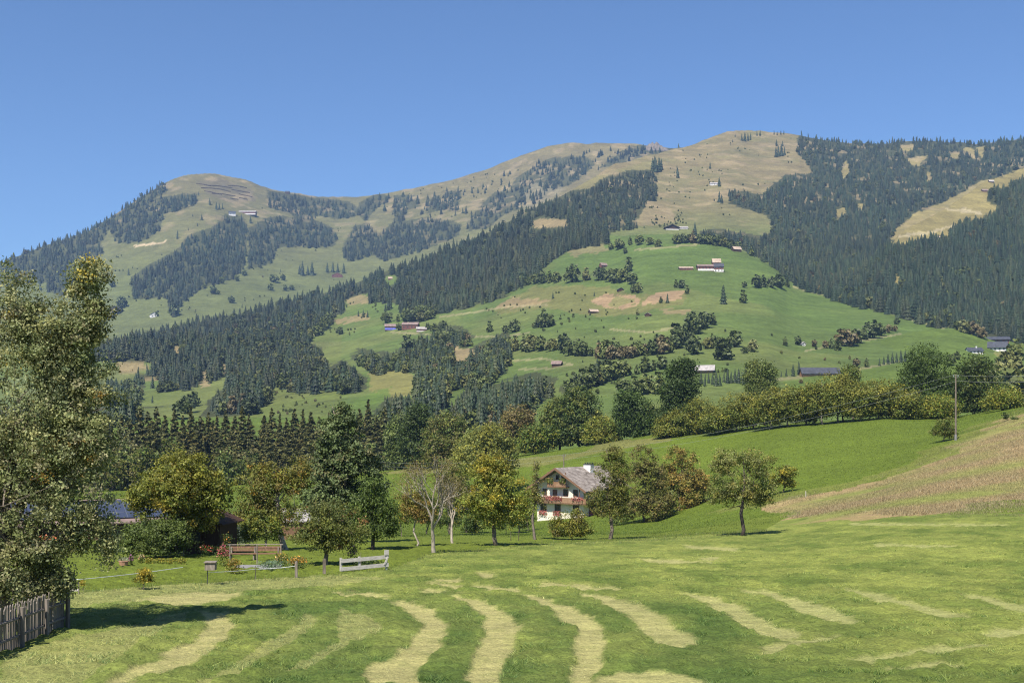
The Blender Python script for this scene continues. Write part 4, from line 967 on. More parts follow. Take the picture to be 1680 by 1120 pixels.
branchy('bare_tree', 'smaller bare grey tree with crooked trunk beside the yellow fruit tree', 743, 893, 112, .42, [(RB,2),(BR,2),(OL,1)], 9, leaves=2000, leaf=.085, r0=.12)
T('fruit_tree', 'bright yellow orange topped fruit tree on a straight trunk left of the house', 815, 896, [(800,782,42,28),(816,802,50,34),(800,826,48,30),(846,832,26,30),(772,830,22,26),(822,850,42,16),(800,760,26,16)],
  [(YG,3),((.15,.20,.045),3),((.09,.13,.03),1.6),(YE,.7)], ncl=440, lpc=34, leaf=.19, crad=.42, topcol=(.25,.19,.035), topw=.5, r0=.15, seed=21)
T('fruit_tree', 'thin upright half bare tree in front of the house', 878, 886, [(878,792,11,26),(882,822,18,18),(868,812,10,18),(880,765,5,16)], [(BR,2),(OL,3),(RB,1)], ncl=90, lpc=22, leaf=.15, crad=.32, r0=.12, gap=.5, bark='bark')
T('garden_shrub', 'leafy green shrub hugging the left corner of the house', 866, 0, [(864,846,13,20),(856,856,10,12)], [(MG,3),((.09,.12,.03),2)], Y=180, ncl=80, lpc=24, leaf=.3, crad=.6, r0=.06, cat='bush', nl=5)
T('garden_shrub', 'yellow green shrub covering the right half of the house front', 938, 886, [(942,858,25,22),(918,866,17,17),(958,866,13,16),(935,872,24,12)], [(YG,2.5),((.08,.11,.025),3),(RB,1.1)], ncl=260, lpc=32, leaf=.16, crad=.36, r0=.05, cat='bush', shell=.4)
T('fruit_tree', 'brownish leaning fruit tree overlapping the right end of the roof', 1000, 885, [(1004,782,27,46),(1000,830,30,24),(982,822,18,20),(1020,808,22,30),(1008,752,18,22)], [((.115,.13,.04),3),(RB,1.5),(OL,2.5),(MG,1)], ncl=330, lpc=30, leaf=.18, crad=.4, r0=.15, gap=.44)
T('broadleaf_tree', 'rusty olive tree directly right of the house', 1060, 0, [(1060,792,32,48),(1052,758,20,26),(1055,832,42,24),(1085,820,24,28)], [(RB,2),(OL,3),(BR,1.2),((.10,.115,.035),2)], Y=172, ncl=620, lpc=30, leaf=.33, crad=.65, r0=.2)
T('broadleaf_tree', 'golden brown domed tree second to the right of the house', 1112, 0, [(1115,762,26,32),(1122,792,38,36),(1106,818,44,24),(1148,812,20,26),(1095,790,22,30)], [((.235,.195,.065),3),(OL,3),((.27,.18,.06),1.3),(MG,1)], Y=180, ncl=640, lpc=30, leaf=.34, crad=.68, r0=.2)
T('apple_tree', 'lone spreading apple tree with grey green leaves in the mown meadow', 1217, 879, [(1217,784,48,36),(1194,760,28,24),(1240,762,32,26),(1252,806,32,20),(1188,812,28,18),(1222,818,42,14)],
  [((.19,.21,.095),3),(OL,2.5),(MG,2.0),((.24,.22,.08),1)], ncl=430, lpc=32, leaf=.17, crad=.42, r0=.16, gap=.45, bark='bark_dark', seed=30)
T('fruit_tree', 'small yellow green tree in the field behind the lone apple tree', 1284, 808, [(1286,778,18,15),(1274,786,14,13),(1296,788,10,12)], [(YG,3),(MG,2),(YE,.5)], ncl=120, lpc=26, leaf=.28, crad=.5, r0=.1, bark='bark_dark')
T('fruit_tree', 'little round tree at the foot of the power pole', 1549, 724, [(1549,698,17,14),(1558,708,12,9),(1542,707,14,9)], [(OL,3),(MG,2),(BR,1)], ncl=120, lpc=24, leaf=.28, crad=.5, r0=.09)
T('garden_shrub', 'small dark conifer bush in the dry grass at the right edge', 1652, 690, [(1651,684,6,8)], [(SPB,2),(DG,2)], ncl=26, lpc=20, leaf=.25, crad=.35, r0=.04, cat='bush', nl=3)
T('garden_shrub', 'grey green tuft beside the small dark conifer bush', 1664, 691, [(1664,687,6,5)], [(PALEG,2),(DG,2)], ncl=18, lpc=18, leaf=.25, crad=.35, r0=.04, cat='bush', nl=3)
T('garden_shrub', 'yellow leaved little shrub alone on the lawn', 235, 968, [(235,950,14,14),(236,938,7,7)], [(YE,2),(YG,3),(MG,1)], ncl=70, lpc=26, leaf=.07, crad=.13, r0=.02, cat='bush', nl=6)
T('garden_shrub', 'thin yellow sapling beside the wooden stake', 136, 974, [(136,962,3.5,9),(135,953,3,5)], [(YE,2),(YG,2)], ncl=16, lpc=18, leaf=.06, crad=.08, r0=.012, cat='bush', nl=3)
T('spruce_shrub', 'low blue green spruce right of the wooden hut', 392, 0, [(392,872,22,14),(400,880,22,9)], [((.06,.085,.07),3),((.045,.065,.05),2)], Y=78, ncl=110, lpc=26, leaf=.16, crad=.3, r0=.05, cat='bush', mat='needle', nl=4)
T('garden_shrub', 'bushes behind the lawn near the yellow fruit tree', 660, 0, [(655,838,18,16),(668,846,14,12)], [(YG,2),(MG,2),(YE,.5)], Y=120, ncl=90, lpc=24, leaf=.2, crad=.4, r0=.05, cat='bush', nl=4)
for i, (u_, v_, a_, b_, Y_) in enumerate([(775,858,26,14,140),(735,850,22,16,145),(830,852,24,14,150),(700,845,20,14,150),(1010,858,20,14,170)]):
    T('garden_shrub', 'dark leafy shrub in the row closing the orchard behind the fruit trees', u_, 0, [(u_, v_, a_, b_), (u_+9, v_-5, a_*.6, b_*.8)], [(MG,3),(DG,2),(YG,1)], Y=Y_, ncl=110, lpc=24, leaf=.26, crad=.5, r0=.05, cat='bush', group='orchard back shrubs', nl=4)

# ------------------------------------------------------------------ flowers of the garden
def flowers(label, u, v, w_px, h_px, green, petals, Y=None, n=500, leaf=.07, ratio=.35, group=None, name='flower_bush'):
    g = ground(u, v, Y); k = g[1]/F; r = np.random.default_rng(int(u*3+v))
    o = empty(name, tuple(g), label, 'flowers', group)
    W_, H_ = w_px*k*.5, h_px*k
    P = np.stack([r.normal(size=n)*W_*.5, r.normal(size=n)*W_*.4, H_*(.05+.8*r.uniform(0, 1, n)**.8)], 1)
    V, Q = leaf_quads(P, leaf, .4, None, r)
    mesh_np('foliage', V, Q, M['leaf'], o, tint=tints(r, P, np.arange(n), n, green))
    m = int(n*ratio); a = r.uniform(0, 6.28, m); q = r.uniform(0, 1, m)**.5
    P2 = np.stack([np.cos(a)*q*W_*.85, np.sin(a)*q*W_*.6, H_*(.62+.42*r.uniform(0, 1, m))*(1-.3*q)], 1)
    V, Q = leaf_quads(P2, leaf*.85, .8, None, r, .9)
    mesh_np('blossoms', V, Q, M['leaf'], o, tint=tints(r, P2, np.arange(m), m, petals))
    return o
GG = [(MG,2),((.09,.12,.03),2)]; PINK = [((.62,.12,.25),3),((.7,.25,.35),2)]; ORA = [((.62,.27,.06),2),((.66,.42,.1),2)]; PUR = [((.5,.25,.5),2),((.35,.15,.4),1)]
flowers('tall pink phlox clump at the left end of the bench', 366, 930, 24, 40, GG, PINK, n=700)
flowers('orange sunflowers on tall dark stalks before the hut', 372, 916, 18, 48, [(DG,3),(MG,2)], ORA, n=420, ratio=.08)
flowers('yellowing low shrub in front of the pink phlox', 383, 941, 28, 28, [((.20,.16,.045),3),(OL,2)], [((.3,.2,.05),1)], n=700, ratio=.2)
flowers('orange marigold bed right of the bench', 487, 934, 40, 24, [((.10,.13,.06),3),(MG,2)], ORA, n=900, ratio=.3)
flowers('yellow blossoming bed between bench and marigolds', 462, 930, 26, 26, [(MG,2),(OL,2)], [((.6,.42,.1),2),((.6,.5,.3),1)], n=600, ratio=.22)
flowers('blue green leek bed in front of the bench', 445, 937, 44, 20, [((.12,.19,.15),3),((.09,.14,.09),2)], [((.2,.28,.2),1)], n=800, ratio=.1)
flowers('purple aster clump beside the low apple tree', 578, 926, 22, 36, [(DG,2),(MG,3)], PUR, n=500, ratio=.25)
flowers('green herb clump behind the pale plank fence', 602, 930, 30, 20, [((.08,.12,.04),3)], [((.12,.16,.06),1)], n=500, ratio=.1)
flowers('violet flower cushion left of the dark bush', 215, 928, 9, 20, GG, PUR, n=260, ratio=.6)
flowers('pale flowers at the foot of the dark bush', 232, 925, 14, 18, GG, [((.7,.6,.5),2),((.6,.3,.25),1)], n=300, ratio=.25)
for i, u_ in enumerate((245, 262, 280, 297)):
    flowers('yellow green edging plant along the front of the flower bed', u_, 926, 20, 12, [(YG,3),(MG,2)], [(YE,1)], n=300, ratio=.15, group='edging plants of the flower bed')
flowers('red and pink flowers before the hut window', 338, 915, 30, 24, [(DG,3),(MG,1)], [((.5,.05,.05),2),((.6,.3,.35),1)], n=400, ratio=.16)
flowers('salmon red flowers behind the lawn under the pear tree', 76, 0, 40, 18, GG, [((.65,.2,.12),3),((.6,.3,.2),1)], Y=88, n=600, ratio=.6, leaf=.14)

# ------------------------------------------------------------------ picket fence under the pear tree
def pt(u, Y): x = (u-CU)/F*Y; return np.array((x, Y, gz(x, Y)))
def picket_mesh(i):
    r = random.Random(i); mb = MB(); h = .93+r.uniform(-.09, .09); w_ = .036+r.uniform(-.006, .012)
    mb.prism([(-w_, -.06), (w_, -.06), (w_*.95, h-.05), (w_*.2, h), (-w_*.9, h-.045)], 'y', -.011, .011)
    o = mb.build('picket', M['grey_wood']); me = o.data; bpy.data.objects.remove(o); return me
PK = [picket_mesh(i) for i in range(7)]
def picket_fence(A, B, label):
    A, B = np.array(A), np.array(B); D = B-A; L = np.hypot(D[0], D[1]); a = math.atan2(D[1], D[0]); n = int(L/.118)
    o = empty('picket_fence', tuple(A), label, 'fence', 'old picket fence runs')
    nx, ny = -D[1]/L, D[0]/L
    if ny < 0: nx, ny = -nx, -ny
    for i in range(n):
        t = (i+.5)/n; x, y = D[0]*t, D[1]*t
        c = bpy.data.objects.new('picket', PK[random.randrange(7)]); COL.objects.link(c); c.parent = o
        c.location = (x, y, gz(A[0]+x, A[1]+y)-A[2]); c.rotation_euler = (random.uniform(-.04, .04), random.uniform(-.05, .05), a+random.uniform(-.1, .1))
    for hh in (.28, .66):
        mb = MB(); p = [(D[0]*t+nx*.05, D[1]*t+ny*.05, gz(A[0]+D[0]*t, A[1]+D[1]*t)-A[2]+hh) for t in np.linspace(0, 1, 6)]
        mb.tube(p, .032, 6); mb.build('rail', M['grey_wood'], o)
    for t in np.linspace(0.02, .99, 4):
        x, y = D[0]*t+nx*.13, D[1]*t+ny*.13; z = gz(A[0]+x, A[1]+y)-A[2]
        mb = MB(); mb.tube([(x, y, z-.1), (x, y, z+.9)], .05, 7); mb.build('post', M['grey_wood'], o)
FA, FB, FC = pt(-25, 22.6), pt(104, 28.6), pt(20, 36)
picket_fence(FA, FB, 'weathered grey picket fence run facing the meadow under the pear tree')
picket_fence(FB, FC, 'weathered grey picket fence run going back behind the pear tree foliage')

# ------------------------------------------------------------------ garden furniture and field fence
def post_thing(name, label, u, vb, h_px, r, mat, cat='post', group=None, rect=None, Y=None):
    g = ground(u, vb, Y); h = h_px*g[1]/F
    mb = MB()
    if rect: mb.box((0, 0, h/2-.1), (rect[0], rect[1], h+.2), .1); mb.prism([(-rect[0]/2, h), (rect[0]/2, h), (rect[0]*.2, h+.05)], 'y', -rect[1]/2+.003, rect[1]/2-.003)
    else: mb.tube([(0, 0, -.1), (.01, 0, h*.6), (0, .01, h)], [r, r*.95, r*.85], 7)
    o = mb.build(name, mat); o.location = tuple(g); return tag(o, label, cat, group)
post_thing('fence_post', 'thin dark metal stake carrying the grey wooden box', 340, 960, 34, .018, M['metal_dark'])
post_thing('fence_post', 'thin rusty stake between the grey box and the thick posts', 419, 951, 22, .018, M['bark'])
post_thing('fence_post', 'grey square wooden post left of its darker twin', 486, 949, 28, .05, M['grey_wood'], rect=(.11, .1))
post_thing('fence_post', 'dark weathered square post close to the pale plank fence', 532, 943, 26, .05, M['bark'], rect=(.13, .11))
post_thing('fence_post', 'slim grey stake beside the corner of the picket fence', 129, 976, 22, .022, M['grey_wood'])
post_thing('fence_post', 'thin green stake just behind the pale plank fence', 592, 934, 28, .015, M['bark'])
post_thing('fence_post', 'thin stake left of the front door shrub in the orchard', 838, 888, 16, .03, M['bark_dark'])
post_thing('fence_post', 'second thin orchard stake right beside the house shrub', 851, 887, 18, .03, M['bark_dark'])
post_thing('fence_post', 'small pale stake at the corner of the dry grass slope', 1322, 815, 10, .05, M['white_wood'])
g = ground(340, 960); kk = g[1]/F
o = empty('wooden_box', (g[0]+.14, g[1]-.02, g[2]+.60), 'grey weathered wooden box fixed on a thin metal stake', 'box')
mb = MB(); mb.box((0, 0, .16), (.40, .26, .30)); mb.build('body', M['grey_wood'], o)
mb = MB(); mb.box((0, -.02, .325), (.46, .34, .025), 0, .08); mb.build('lid', M['grey_wood'], o)
def wire(name, label, pts, rad, mat, cat, sag=0.0, group=None):
    mb = MB(); P = []
    for i in range(len(pts)-1):
        a, b = np.array(pts[i], float), np.array(pts[i+1], float); n = 14
        for t in np.linspace(0, 1, n+1)[(0 if i == 0 else 1):]: P.append(a+(b-a)*t-np.array((0, 0, sag*4*t*(1-t))))
    mb.tube(P, rad, 5); o = mb.build(name, mat); return tag(o, label, cat, group)
def up(p, h): return (p[0], p[1], p[2]+h)
wire('fence_tape', 'thin white fence tape across the lawn toward the grey box', [up(ground(104, 972), .55), up(ground(129, 976), .55), up(ground(300, 958, 45.5), .62)], .012, M['white_cable'], 'fence tape', .03)
wire('fence_tape', 'white cord running from the grey box past the thin rusty stake', [up(ground(340, 960), .52), up(ground(419, 951), .46), up(ground(486, 949), .55)], .010, M['white_cable'], 'fence tape', .03)
g1, g2 = ground(102, 978, 39.4), ground(129, 976)
mb = MB(); d = g2-g1; mb.box((0, 0, .18), (float(np.linalg.norm(d)), .03, .07), math.atan2(d[1], d[0])); o = mb.build('rail', M['white_wood']); o.name = 'fence_rail'; o.location = tuple((g1+g2)/2); tag(o, 'short pale wooden rail between the picket fence and the slim grey stake', 'rail')
# pale plank fence
gl, gr = ground(558, 939), ground(637, 935); D = gr-gl; L = float(np.hypot(D[0], D[1])); a = math.atan2(D[1], D[0])
o = empty('plank_fence', tuple(gl), 'short bleached two plank fence panel at the end of the garden', 'fence', rz=a)
for hh in (.18, .55):
    mb = MB(); mb.box((L/2, -.03, hh), (L, .028, .17), 0, 0, -.02); mb.build('plank', M['white_wood'], o)
for x_ in (.06, L*.40, L-.08):
    mb = MB(); mb.box((x_, .04, .28), (.09, .08, .78)); mb.build('post', M['white_wood'], o)
mb = MB(); mb.box((L-.12, -.062, .78), (.22, .03, .24)); mb.box((L-.14, -.062, .40), (.07, .024, .42), 0, 0, .5); mb.build('cap_board', M['white_wood'], o)
# bench
g = ground(417, 921); kk = g[1]/F
o = empty('garden_bench', tuple(g), 'long brown slatted garden bench standing among the flower beds', 'bench', rz=.03)
BW = 86*kk
mb = MB()
for i in range(3): mb.box((0, -.17+.13*i, .43), (BW, .115, .035))
mb.build('seat', M['brown_wood'], o)
mb = MB()
for i in range(2): mb.box((0, .24+.03*i, .58+.14*i), (BW, .03, .11), 0, -.15)
mb.build('backrest', M['brown_wood'], o)
for x_ in (-BW/2+.15, 0, BW/2-.15):
    mb = MB(); mb.box((x_, -.14, .2), (.07, .07, .42)); mb.box((x_, .21, .36), (.07, .07, .76)); mb.build('leg', M['grey_wood'], o)
g = ground(420, 938, g[1]-2.2)
o = empty('handrail', tuple(g), 'grey pole railing set in front of the brown bench', 'railing', rz=.0)
mb = MB(); mb.tube([(-BW*.52, 0, .98), (BW*.5, 0, 1.0)], .025, 6); mb.build('rail', M['grey_wood'], o)
for x_ in (-BW*.48, BW*.02, BW*.46):
    mb = MB(); mb.tube([(x_, 0, -.1), (x_, 0, 1.0)], .03, 6); mb.build('post', M['grey_wood'], o)
g = ground(420, 932); mb = MB(); mb.box((0, 0, .03), (70*kk, 1.6, .10)); o = mb.build('terrace', M['stone']); o.location = tuple(g); tag(o, 'grey stone slab terrace before the bench', 'terrace', kind='structure')
g = ground(203, 930); o = empty('flower_pot', tuple(g), 'wide terracotta pot at the left end of the flower bed', 'pot')
mb = MB(); mb.tube([(0,0,0),(0,0,.28),(0,0,.30)], [.16,.23,.25], 12); mb.build('pot', M['terracotta'], o)
P = np.random.default_rng(3).normal(size=(120, 3))*np.array((.12,.12,.06))+np.array((0,0,.38)); V, Q = leaf_quads(P, .07, .5); mesh_np('plant', V, Q, M['leaf'], o, tint=np.array((.25,.27,.2)))
# hut under the maple
def gable_house(name, label, xyz, W, D, He, Hr, rz, wall, roof, cat='building', group=None, over=.5, thick=.15, wins=(), ridge='y', doors=(), lower=None, chimney=None, wmat='dark_wood', eave_front=None):
    """local x = width, y = depth, front is y = -D/2; ridge along 'y' (gable to the front) or 'x' (eaves to the front)"""
    o = empty(name, tuple(xyz), label, cat, group, rz)
    mb = MB(); e = .002
    if ridge == 'y':
        mb.prism([(-W/2, -.6), (W/2, -.6), (W/2, He), (0, He+Hr), (-W/2, He)], 'y', -D/2, D/2)
    else:
        mb.prism([(-D/2, -.6), (D/2, -.6), (D/2, He), (0, He+Hr), (-D/2, He)], 'x', -W/2, W/2)
    mb.build('wall', wall, o)
    mb = MB(); half = W/2 if ridge == 'y' else D/2; s = Hr/half; x1 = half+over; t = thick
    pr = [(-x1, He-over*s+.02), (0, He+Hr+.02), (x1, He-over*s+.02), (x1, He-over*s+t), (0, He+Hr+t), (-x1, He-over*s+t)]
    if ridge == 'y': mb.prism(pr, 'y', -D/2-over, D/2+over)
    else: mb.prism(pr, 'x', -W/2-over, W/2+over)
    rf = mb.build('roof', roof, o)
    if lower:
        mb = MB(); mb.box((0, -D/2-.04, lower[0]/2), (W+.06, .07, lower[0])); mb.build('lower_wall', lower[1], o)
    for (x_, z_, w_, h_) in wins:
        mb = MB(); y_ = -D/2-.03-(.07 if lower and z_ < lower[0] else 0); fw = min(.09, w_*.12)
        mb.box((x_-w_/2+fw/2, y_, z_), (fw, .1, h_)); mb.box((x_+w_/2-fw/2, y_, z_), (fw, .1, h_)); mb.box((x_, y_, z_+h_/2-fw/2), (w_-2*fw, .1, fw)); mb.box((x_, y_, z_-h_/2+fw/2), (w_-2*fw, .1, fw)); mb.box((x_, y_, z_), (fw*.6, .06, h_-2*fw))
        f = mb.build('window', M[wmat], o)
        mb = MB(); mb.box((x_, y_+.01, z_), (w_-2*fw, .03, h_-2*fw)); mb.build('pane', M['glass'], f)
    for (x_, w_, h_) in doors:
        mb = MB(); y_ = -D/2-.03-(.07 if lower else 0); mb.box((x_, y_, h_/2), (w_, .08, h_)); mb.build('door', M['dark_wood'], o)
    if chimney:
        mb = MB(); mb.box((chimney[0], chimney[1], chimney[2]), (chimney[3], chimney[3], 1.6)); mb.box((chimney[0], chimney[1], chimney[2]+.86), (chimney[3]*1.3, chimney[3]*1.3, .12)); mb.build('chimney', M['white_plaster'], rf)
    return o
g = ground(334, 0, 68.0)
gable_house('wooden_hut', 'dark brown wooden hut half hidden under the maple', g, 3.1, 2.8, 2.0, .7, -.12, M['dark_wood'], M['dark_wood'], 'hut', over=.35, thick=.07, wins=[(.05, 1.15, .85, .75)], doors=[(1.15, .7, 1.85)])
g = ground(150, 0, 122)
ob = gable_house('farm_barn', 'low barn with dark blue solar panel roof behind the pear tree', g, 22, 9, 2.3, 1.9, .50, M['brown_wood'], M['roof_red'], 'barn', over=.6, ridge='x', doors=[(2, 2.2, 2.0)])
mb = MB(); sl_ = math.atan2(1.9, 4.5); mb.box((0, -2.45, 2.3+1.9*.455+.28), (21, 4.2, .07), 0, sl_); mb.build('solar_panels', M['solar'], ob)
g = ground(492, 0, 118)
gable_house('garden_shed', 'small shed with blue grey roof between the fruit trees', g, 4.0, 3.0, 2.1, 1.0, .2, M['brown_wood'], M['roof_grey'], 'shed', ridge='x', over=.3)

# ------------------------------------------------------------------ the big white farmhouse
RZ = -.64
cx, cy = 12.45, 208.0; cz = gz(8.7, 203)-.1
hs = empty('farmhouse', (cx, cy, cz), 'big white alpine farmhouse with flower balconies and grey shingle roof', 'house', rz=RZ)
W, D, He, Hr = 10.0, 13.0, 6.0, 3.05
mb = MB(); mb.prism([(-W/2, -1), (W/2, -1), (W/2, He), (0, He+Hr), (-W/2, He)], 'y', -D/2, D/2); mb.build('wall', M['plaster'], hs)
s = Hr/(W/2); ov = 1.5; fo = 1.7
mb = MB(); mb.prism([(-W/2-ov, He-ov*s+.02), (0, He+Hr+.02), (W/2+ov, He-ov*s+.02), (W/2+ov, He-ov*s+.22), (0, He+Hr+.24), (-W/2-ov, He-ov*s+.22)], 'y', -D/2-fo, D/2+1); rf = mb.build('roof', M['shingle'], hs)
mb = MB()
for sg in (-1, 1):
    mb.prism([(sg*(W/2+ov+.03), He-ov*s-.16), (sg*.0, He+Hr-.14), (sg*.0, He+Hr+.27), (sg*(W/2+ov+.03), He-ov*s+.25)], 'y', -D/2-fo-.05, -D/2-fo+.02)
mb.build('barge_board', M['brown_wood'], rf)
mb = MB(); mb.box((W/2+ov+.04, -.35, He-ov*s+.10), (.12, D+2.6, .16)); mb.build('gutter', M['metal_dark'], rf)
ch = MB(); ch.box((1.1, 1.2, He+Hr-.15), (1.5, 1.2, 1.5)); c_ = ch.build('chimney', M['white_plaster'], rf)
ch = MB(); ch.box((1.1, 1.2, He+Hr+.66), (1.7, 1.4, .1)); ch.box((1.1, 1.2, He+Hr+.94), (1.2, 1.0, .1)); [ch.box((1.1+a_*.5, 1.2+b_*.4, He+Hr+.80), (.12, .12, .2)) for a_ in (-1, 1) for b_ in (-1, 1)]; ch.build('chimney_cap', M['metal_dark'], c_)
def hwin(x_, z_, w_, h_, side=False, mat='brown_wood', shutters=False):
    mb = MB(); fw = .1
    def bx(c, d):
        if side: mb.box((W/2+.03-(c[1]+D/2)*0, c[0], c[2]), (d[1], d[0], d[2]))
        else: mb.box((c[0], -D/2-.03, c[2]), d)
    bx((x_-w_/2+fw/2, 0, z_), (fw, .12, h_)); bx((x_+w_/2-fw/2, 0, z_), (fw, .12, h_)); bx((x_, 0, z_+h_/2-fw/2), (w_-2*fw, .12, fw)); bx((x_, 0, z_-h_/2+fw/2), (w_-2*fw, .12, fw)); bx((x_, 0, z_), (.06, .08, h_-2*fw))
    f = mb.build('window', M[mat], hs); mb = MB()
    if side: mb.box((W/2+.015, x_, z_), (.03, w_-2*fw, h_-2*fw))
    else: mb.box((x_, -D/2-.015, z_), (w_-2*fw, .03, h_-2*fw))
    mb.build('pane', M['glass'], f)
for x_ in (-3.6, -.5, 3.4): hwin(x_, 2.05, 1.25, 1.35)
hwin(1.2, 4.85, .95, 1.25, mat='brown_wood'); hwin(3.3, 4.85, .95, 1.2); hwin(-3.3, 4.85, .95, 1.2)
hwin(-.5, 7.55, .7, .8, mat='dark_wood'); hwin(.75, 7.55, .8, .9, mat='dark_wood')
for y_ in (-4.2, -1.2, 2.4): hwin(y_, 1.9, 1.2, 1.3, True); hwin(y_+.2, 4.8, 1.0, 1.1, True)
mb = MB(); mb.box((-1.1, -D/2-.03, 4.4), (.95, .08, 1.9)); mb.build('door', M['brown_wood'], hs)
mb = MB(); mb.box((.4, -D/2-.03, 6.85-.1), (.0001+.8, .05, .02)); mb.build('sill', M['brown_wood'], hs)
def balcony(x0, x1, z0, z1, depth, nm, right_len=0):
    mb = MB(); mb.box(((x0+x1)/2, -D/2-depth/2, z0), (x1-x0, depth, .14))
    if right_len: mb.box((W/2+depth/2, -D/2+right_len/2, z0), (depth, right_len, .14)); mb.box((W/2+depth/2, -D/2-depth/2, z0), (depth, depth, .14))
    b = mb.build('balcony', M['brown_wood'], hs)
    mb = MB(); ex = depth if right_len else 0
    n = int((x1+ex-x0)/.17)
    for i in range(n): mb.box((x0+(i+.5)*(x1+ex-x0)/n, -D/2-depth+.03, (z0+z1)/2+.05), (.14, .03, z1-z0-.12))
    mb.box(((x0+x1+ex)/2, -D/2-depth+.03, z1), (x1+ex-x0, .1, .08))
    if right_len:
        n = int(right_len/.17)
        for i in range(n): mb.box((W/2+depth-.03, -D/2-depth+.15+(i+.5)*(right_len+depth-.15)/n, (z0+z1)/2+.05), (.03, .14, z1-z0-.12))
        mb.box((W/2+depth-.03, -D/2+(right_len-depth)/2, z1), (.1, right_len+depth, .08))
    mb.build('railing', M['orange_wood'], b)
    mb = MB()
    for x_ in (x0+.08, x1-.08): mb.box((x_, -D/2-depth+.1, z1+.9), (.12, .12, 1.7))
    mb.build('balcony_post', M['brown_wood'], b)
    return b
b1 = balcony(-W/2-.2, W/2, 3.0, 4.0, 1.25, 'main', 10.5)
b2 = balcony(-2.0, 2.0, 5.85, 6.75, 1.2, 'upper')
def boxflowers(parent, x0, x1, y0, z, petals, n, dz=.55, axis='x'):
    r = np.random.default_rng(int(abs(x0*100+z*37)))
    P = np.stack([r.uniform(x0, x1, n), y0+r.normal(size=n)*.14, z-r.uniform(0, 1, n)**1.3*dz+.25], 1)
    if axis == 'y': P = P[:, [1, 0, 2]]
    V, Q = leaf_quads(P, .2, .2, None, r, .9)
    mesh_np('flower_box', V, Q, M['leaf'], parent, tint=tints(r, P, np.arange(n), n, petals))
RED = [((.40,.12,.16),4),((.46,.22,.23),2),((.07,.12,.03),1.6)]; GRN = [((.10,.15,.03),3),((.25,.22,.05),1),((.5,.3,.3),.4)]
boxflowers(b1, -2.6, 1.3, -D/2-1.42, 4.0, RED, 420, .8); boxflowers(b1, 3.5, 5.7, -D/2-1.42, 4.0, RED, 220, .8); boxflowers(b1, -4.9, -3.0, -D/2-1.42, 3.9, [((.45,.2,.1),2),((.1,.12,.03),2)], 160)
boxflowers(b2, -2.0, -.6, -D/2-1.35, 7.2, GRN, 260, .9); boxflowers(b2, .7, 2.0, -D/2-1.35, 7.2, GRN, 240, .9)
for x_ in (-3.6, -.5): boxflowers(hs, x_-.85, x_+.85, -D/2-.3, 1.25, RED, 190, .8)
boxflowers(hs, -4.9, -4.0, W/2+.3, 1.3, [((.55,.06,.4),3),((.07,.12,.03),1)], 160, 1.2, 'y'); boxflowers(hs, -1.8, -.8, W/2+.3, 1.3, RED, 160, 1.2, 'y')

# ------------------------------------------------------------------ farms and huts on the slopes
def farm(name, label, u, v, w_px, h_px, wall, roof, rz=0.0, ridge='x', roofh=.32, depth=.8, wins=0, lower=None, cat='building', group=None, over=.6, wmat='dark_wood', chim=False, rows=1, Y=None):
    g = ground(u, v, Y); k = g[1]/F; W_, H_ = w_px*k, h_px*k; D_ = W_*depth if ridge == 'y' else max(W_*depth*.6, 4)
    He_ = H_*(1-roofh); Hr_ = H_*roofh
    wl = []
    if wins:
        for rr in range(rows):
            for i in range(wins):
                wl.append((-W_/2+W_*(i+.5)/wins, He_*(.5 if rows == 1 else (.27+.46*rr)), min(1.3, W_/wins*.5), He_*(.34 if rows == 1 else .22)))
    g = g+np.array((0, D_*.5, 0)); g[2] = min(g[2], gz(g[0], g[1]-D_*.5)+.3)
    return gable_house(name, label, g, W_, D_, He_, Hr_, rz, M[wall], M[roof], cat, group, over, .25, wl, ridge, lower=(He_*lower[0], M[lower[1]]) if lower else None, wmat=wmat, chimney=(W_*.15, 0, He_+Hr_+.3, .9) if chim else None)
farm('hill_farm', 'long red brown farm wing with white ground floor on the green alp', 1159, 444, 28, 11, 'red_brick', 'roof_red', .0, 'x', .3, .9, 5, (.4, 'white_plaster'), 'farm')
farm('hill_farm', 'tall chalet with dark roof and white balcony floors ending the alp farm', 1180, 446, 15, 14, 'red_brick', 'roof_dark', -.15, 'x', .35, 1.0, 3, (.45, 'white_plaster'), 'farm', rows=2)
farm('hill_farm', 'house with bright tan roof behind the alp farm chalet', 1176, 435, 13, 11, 'red_brick', 'roof_tan', .0, 'x', .55, 1.2, 3, None, 'farm', Y=ground(1176, 440)[1]+22)
farm('farm_shed', 'low tan roofed shed left of the alp farm', 1126, 443, 22, 6, 'red_brick', 'roof_tan', .0, 'x', .4, .8, 0, None, 'shed')
farm('farm_shed', 'tan roofed shed on the rim of the green alp at the wood edge', 1209, 413, 14, 9, 'dark_wood', 'roof_tan', .35, 'x', .5, 1.0, 0, None, 'shed')
farm('chalet', 'dark wide gabled chalet on top of the green alp', 1102, 377, 22, 9, 'dark_wood', 'roof_red', .1, 'y', .5, .8, 5, (.3, 'white_plaster'), 'chalet', over=2.2)
farm('farm_shed', 'low long wing right of the dark gabled chalet on top of the alp', 1119, 376, 19, 5, 'dark_wood', 'roof_grey', .0, 'x', .5, .8, 4, (.3, 'white_plaster'), 'shed', over=1.0)
farm('alp_hut', 'small white alp hut on the bare brown slope', 1172, 304, 13, 5, 'white_plaster', 'roof_grey', .1, 'x', .4, .8, 3, None, 'hut')
farm('red_hut', 'dark red hut between round trees on the alp', 990, 439, 11, 8, 'red_brick', 'roof_red', .5, 'x', .45, 1.0, 1, None, 'hut')
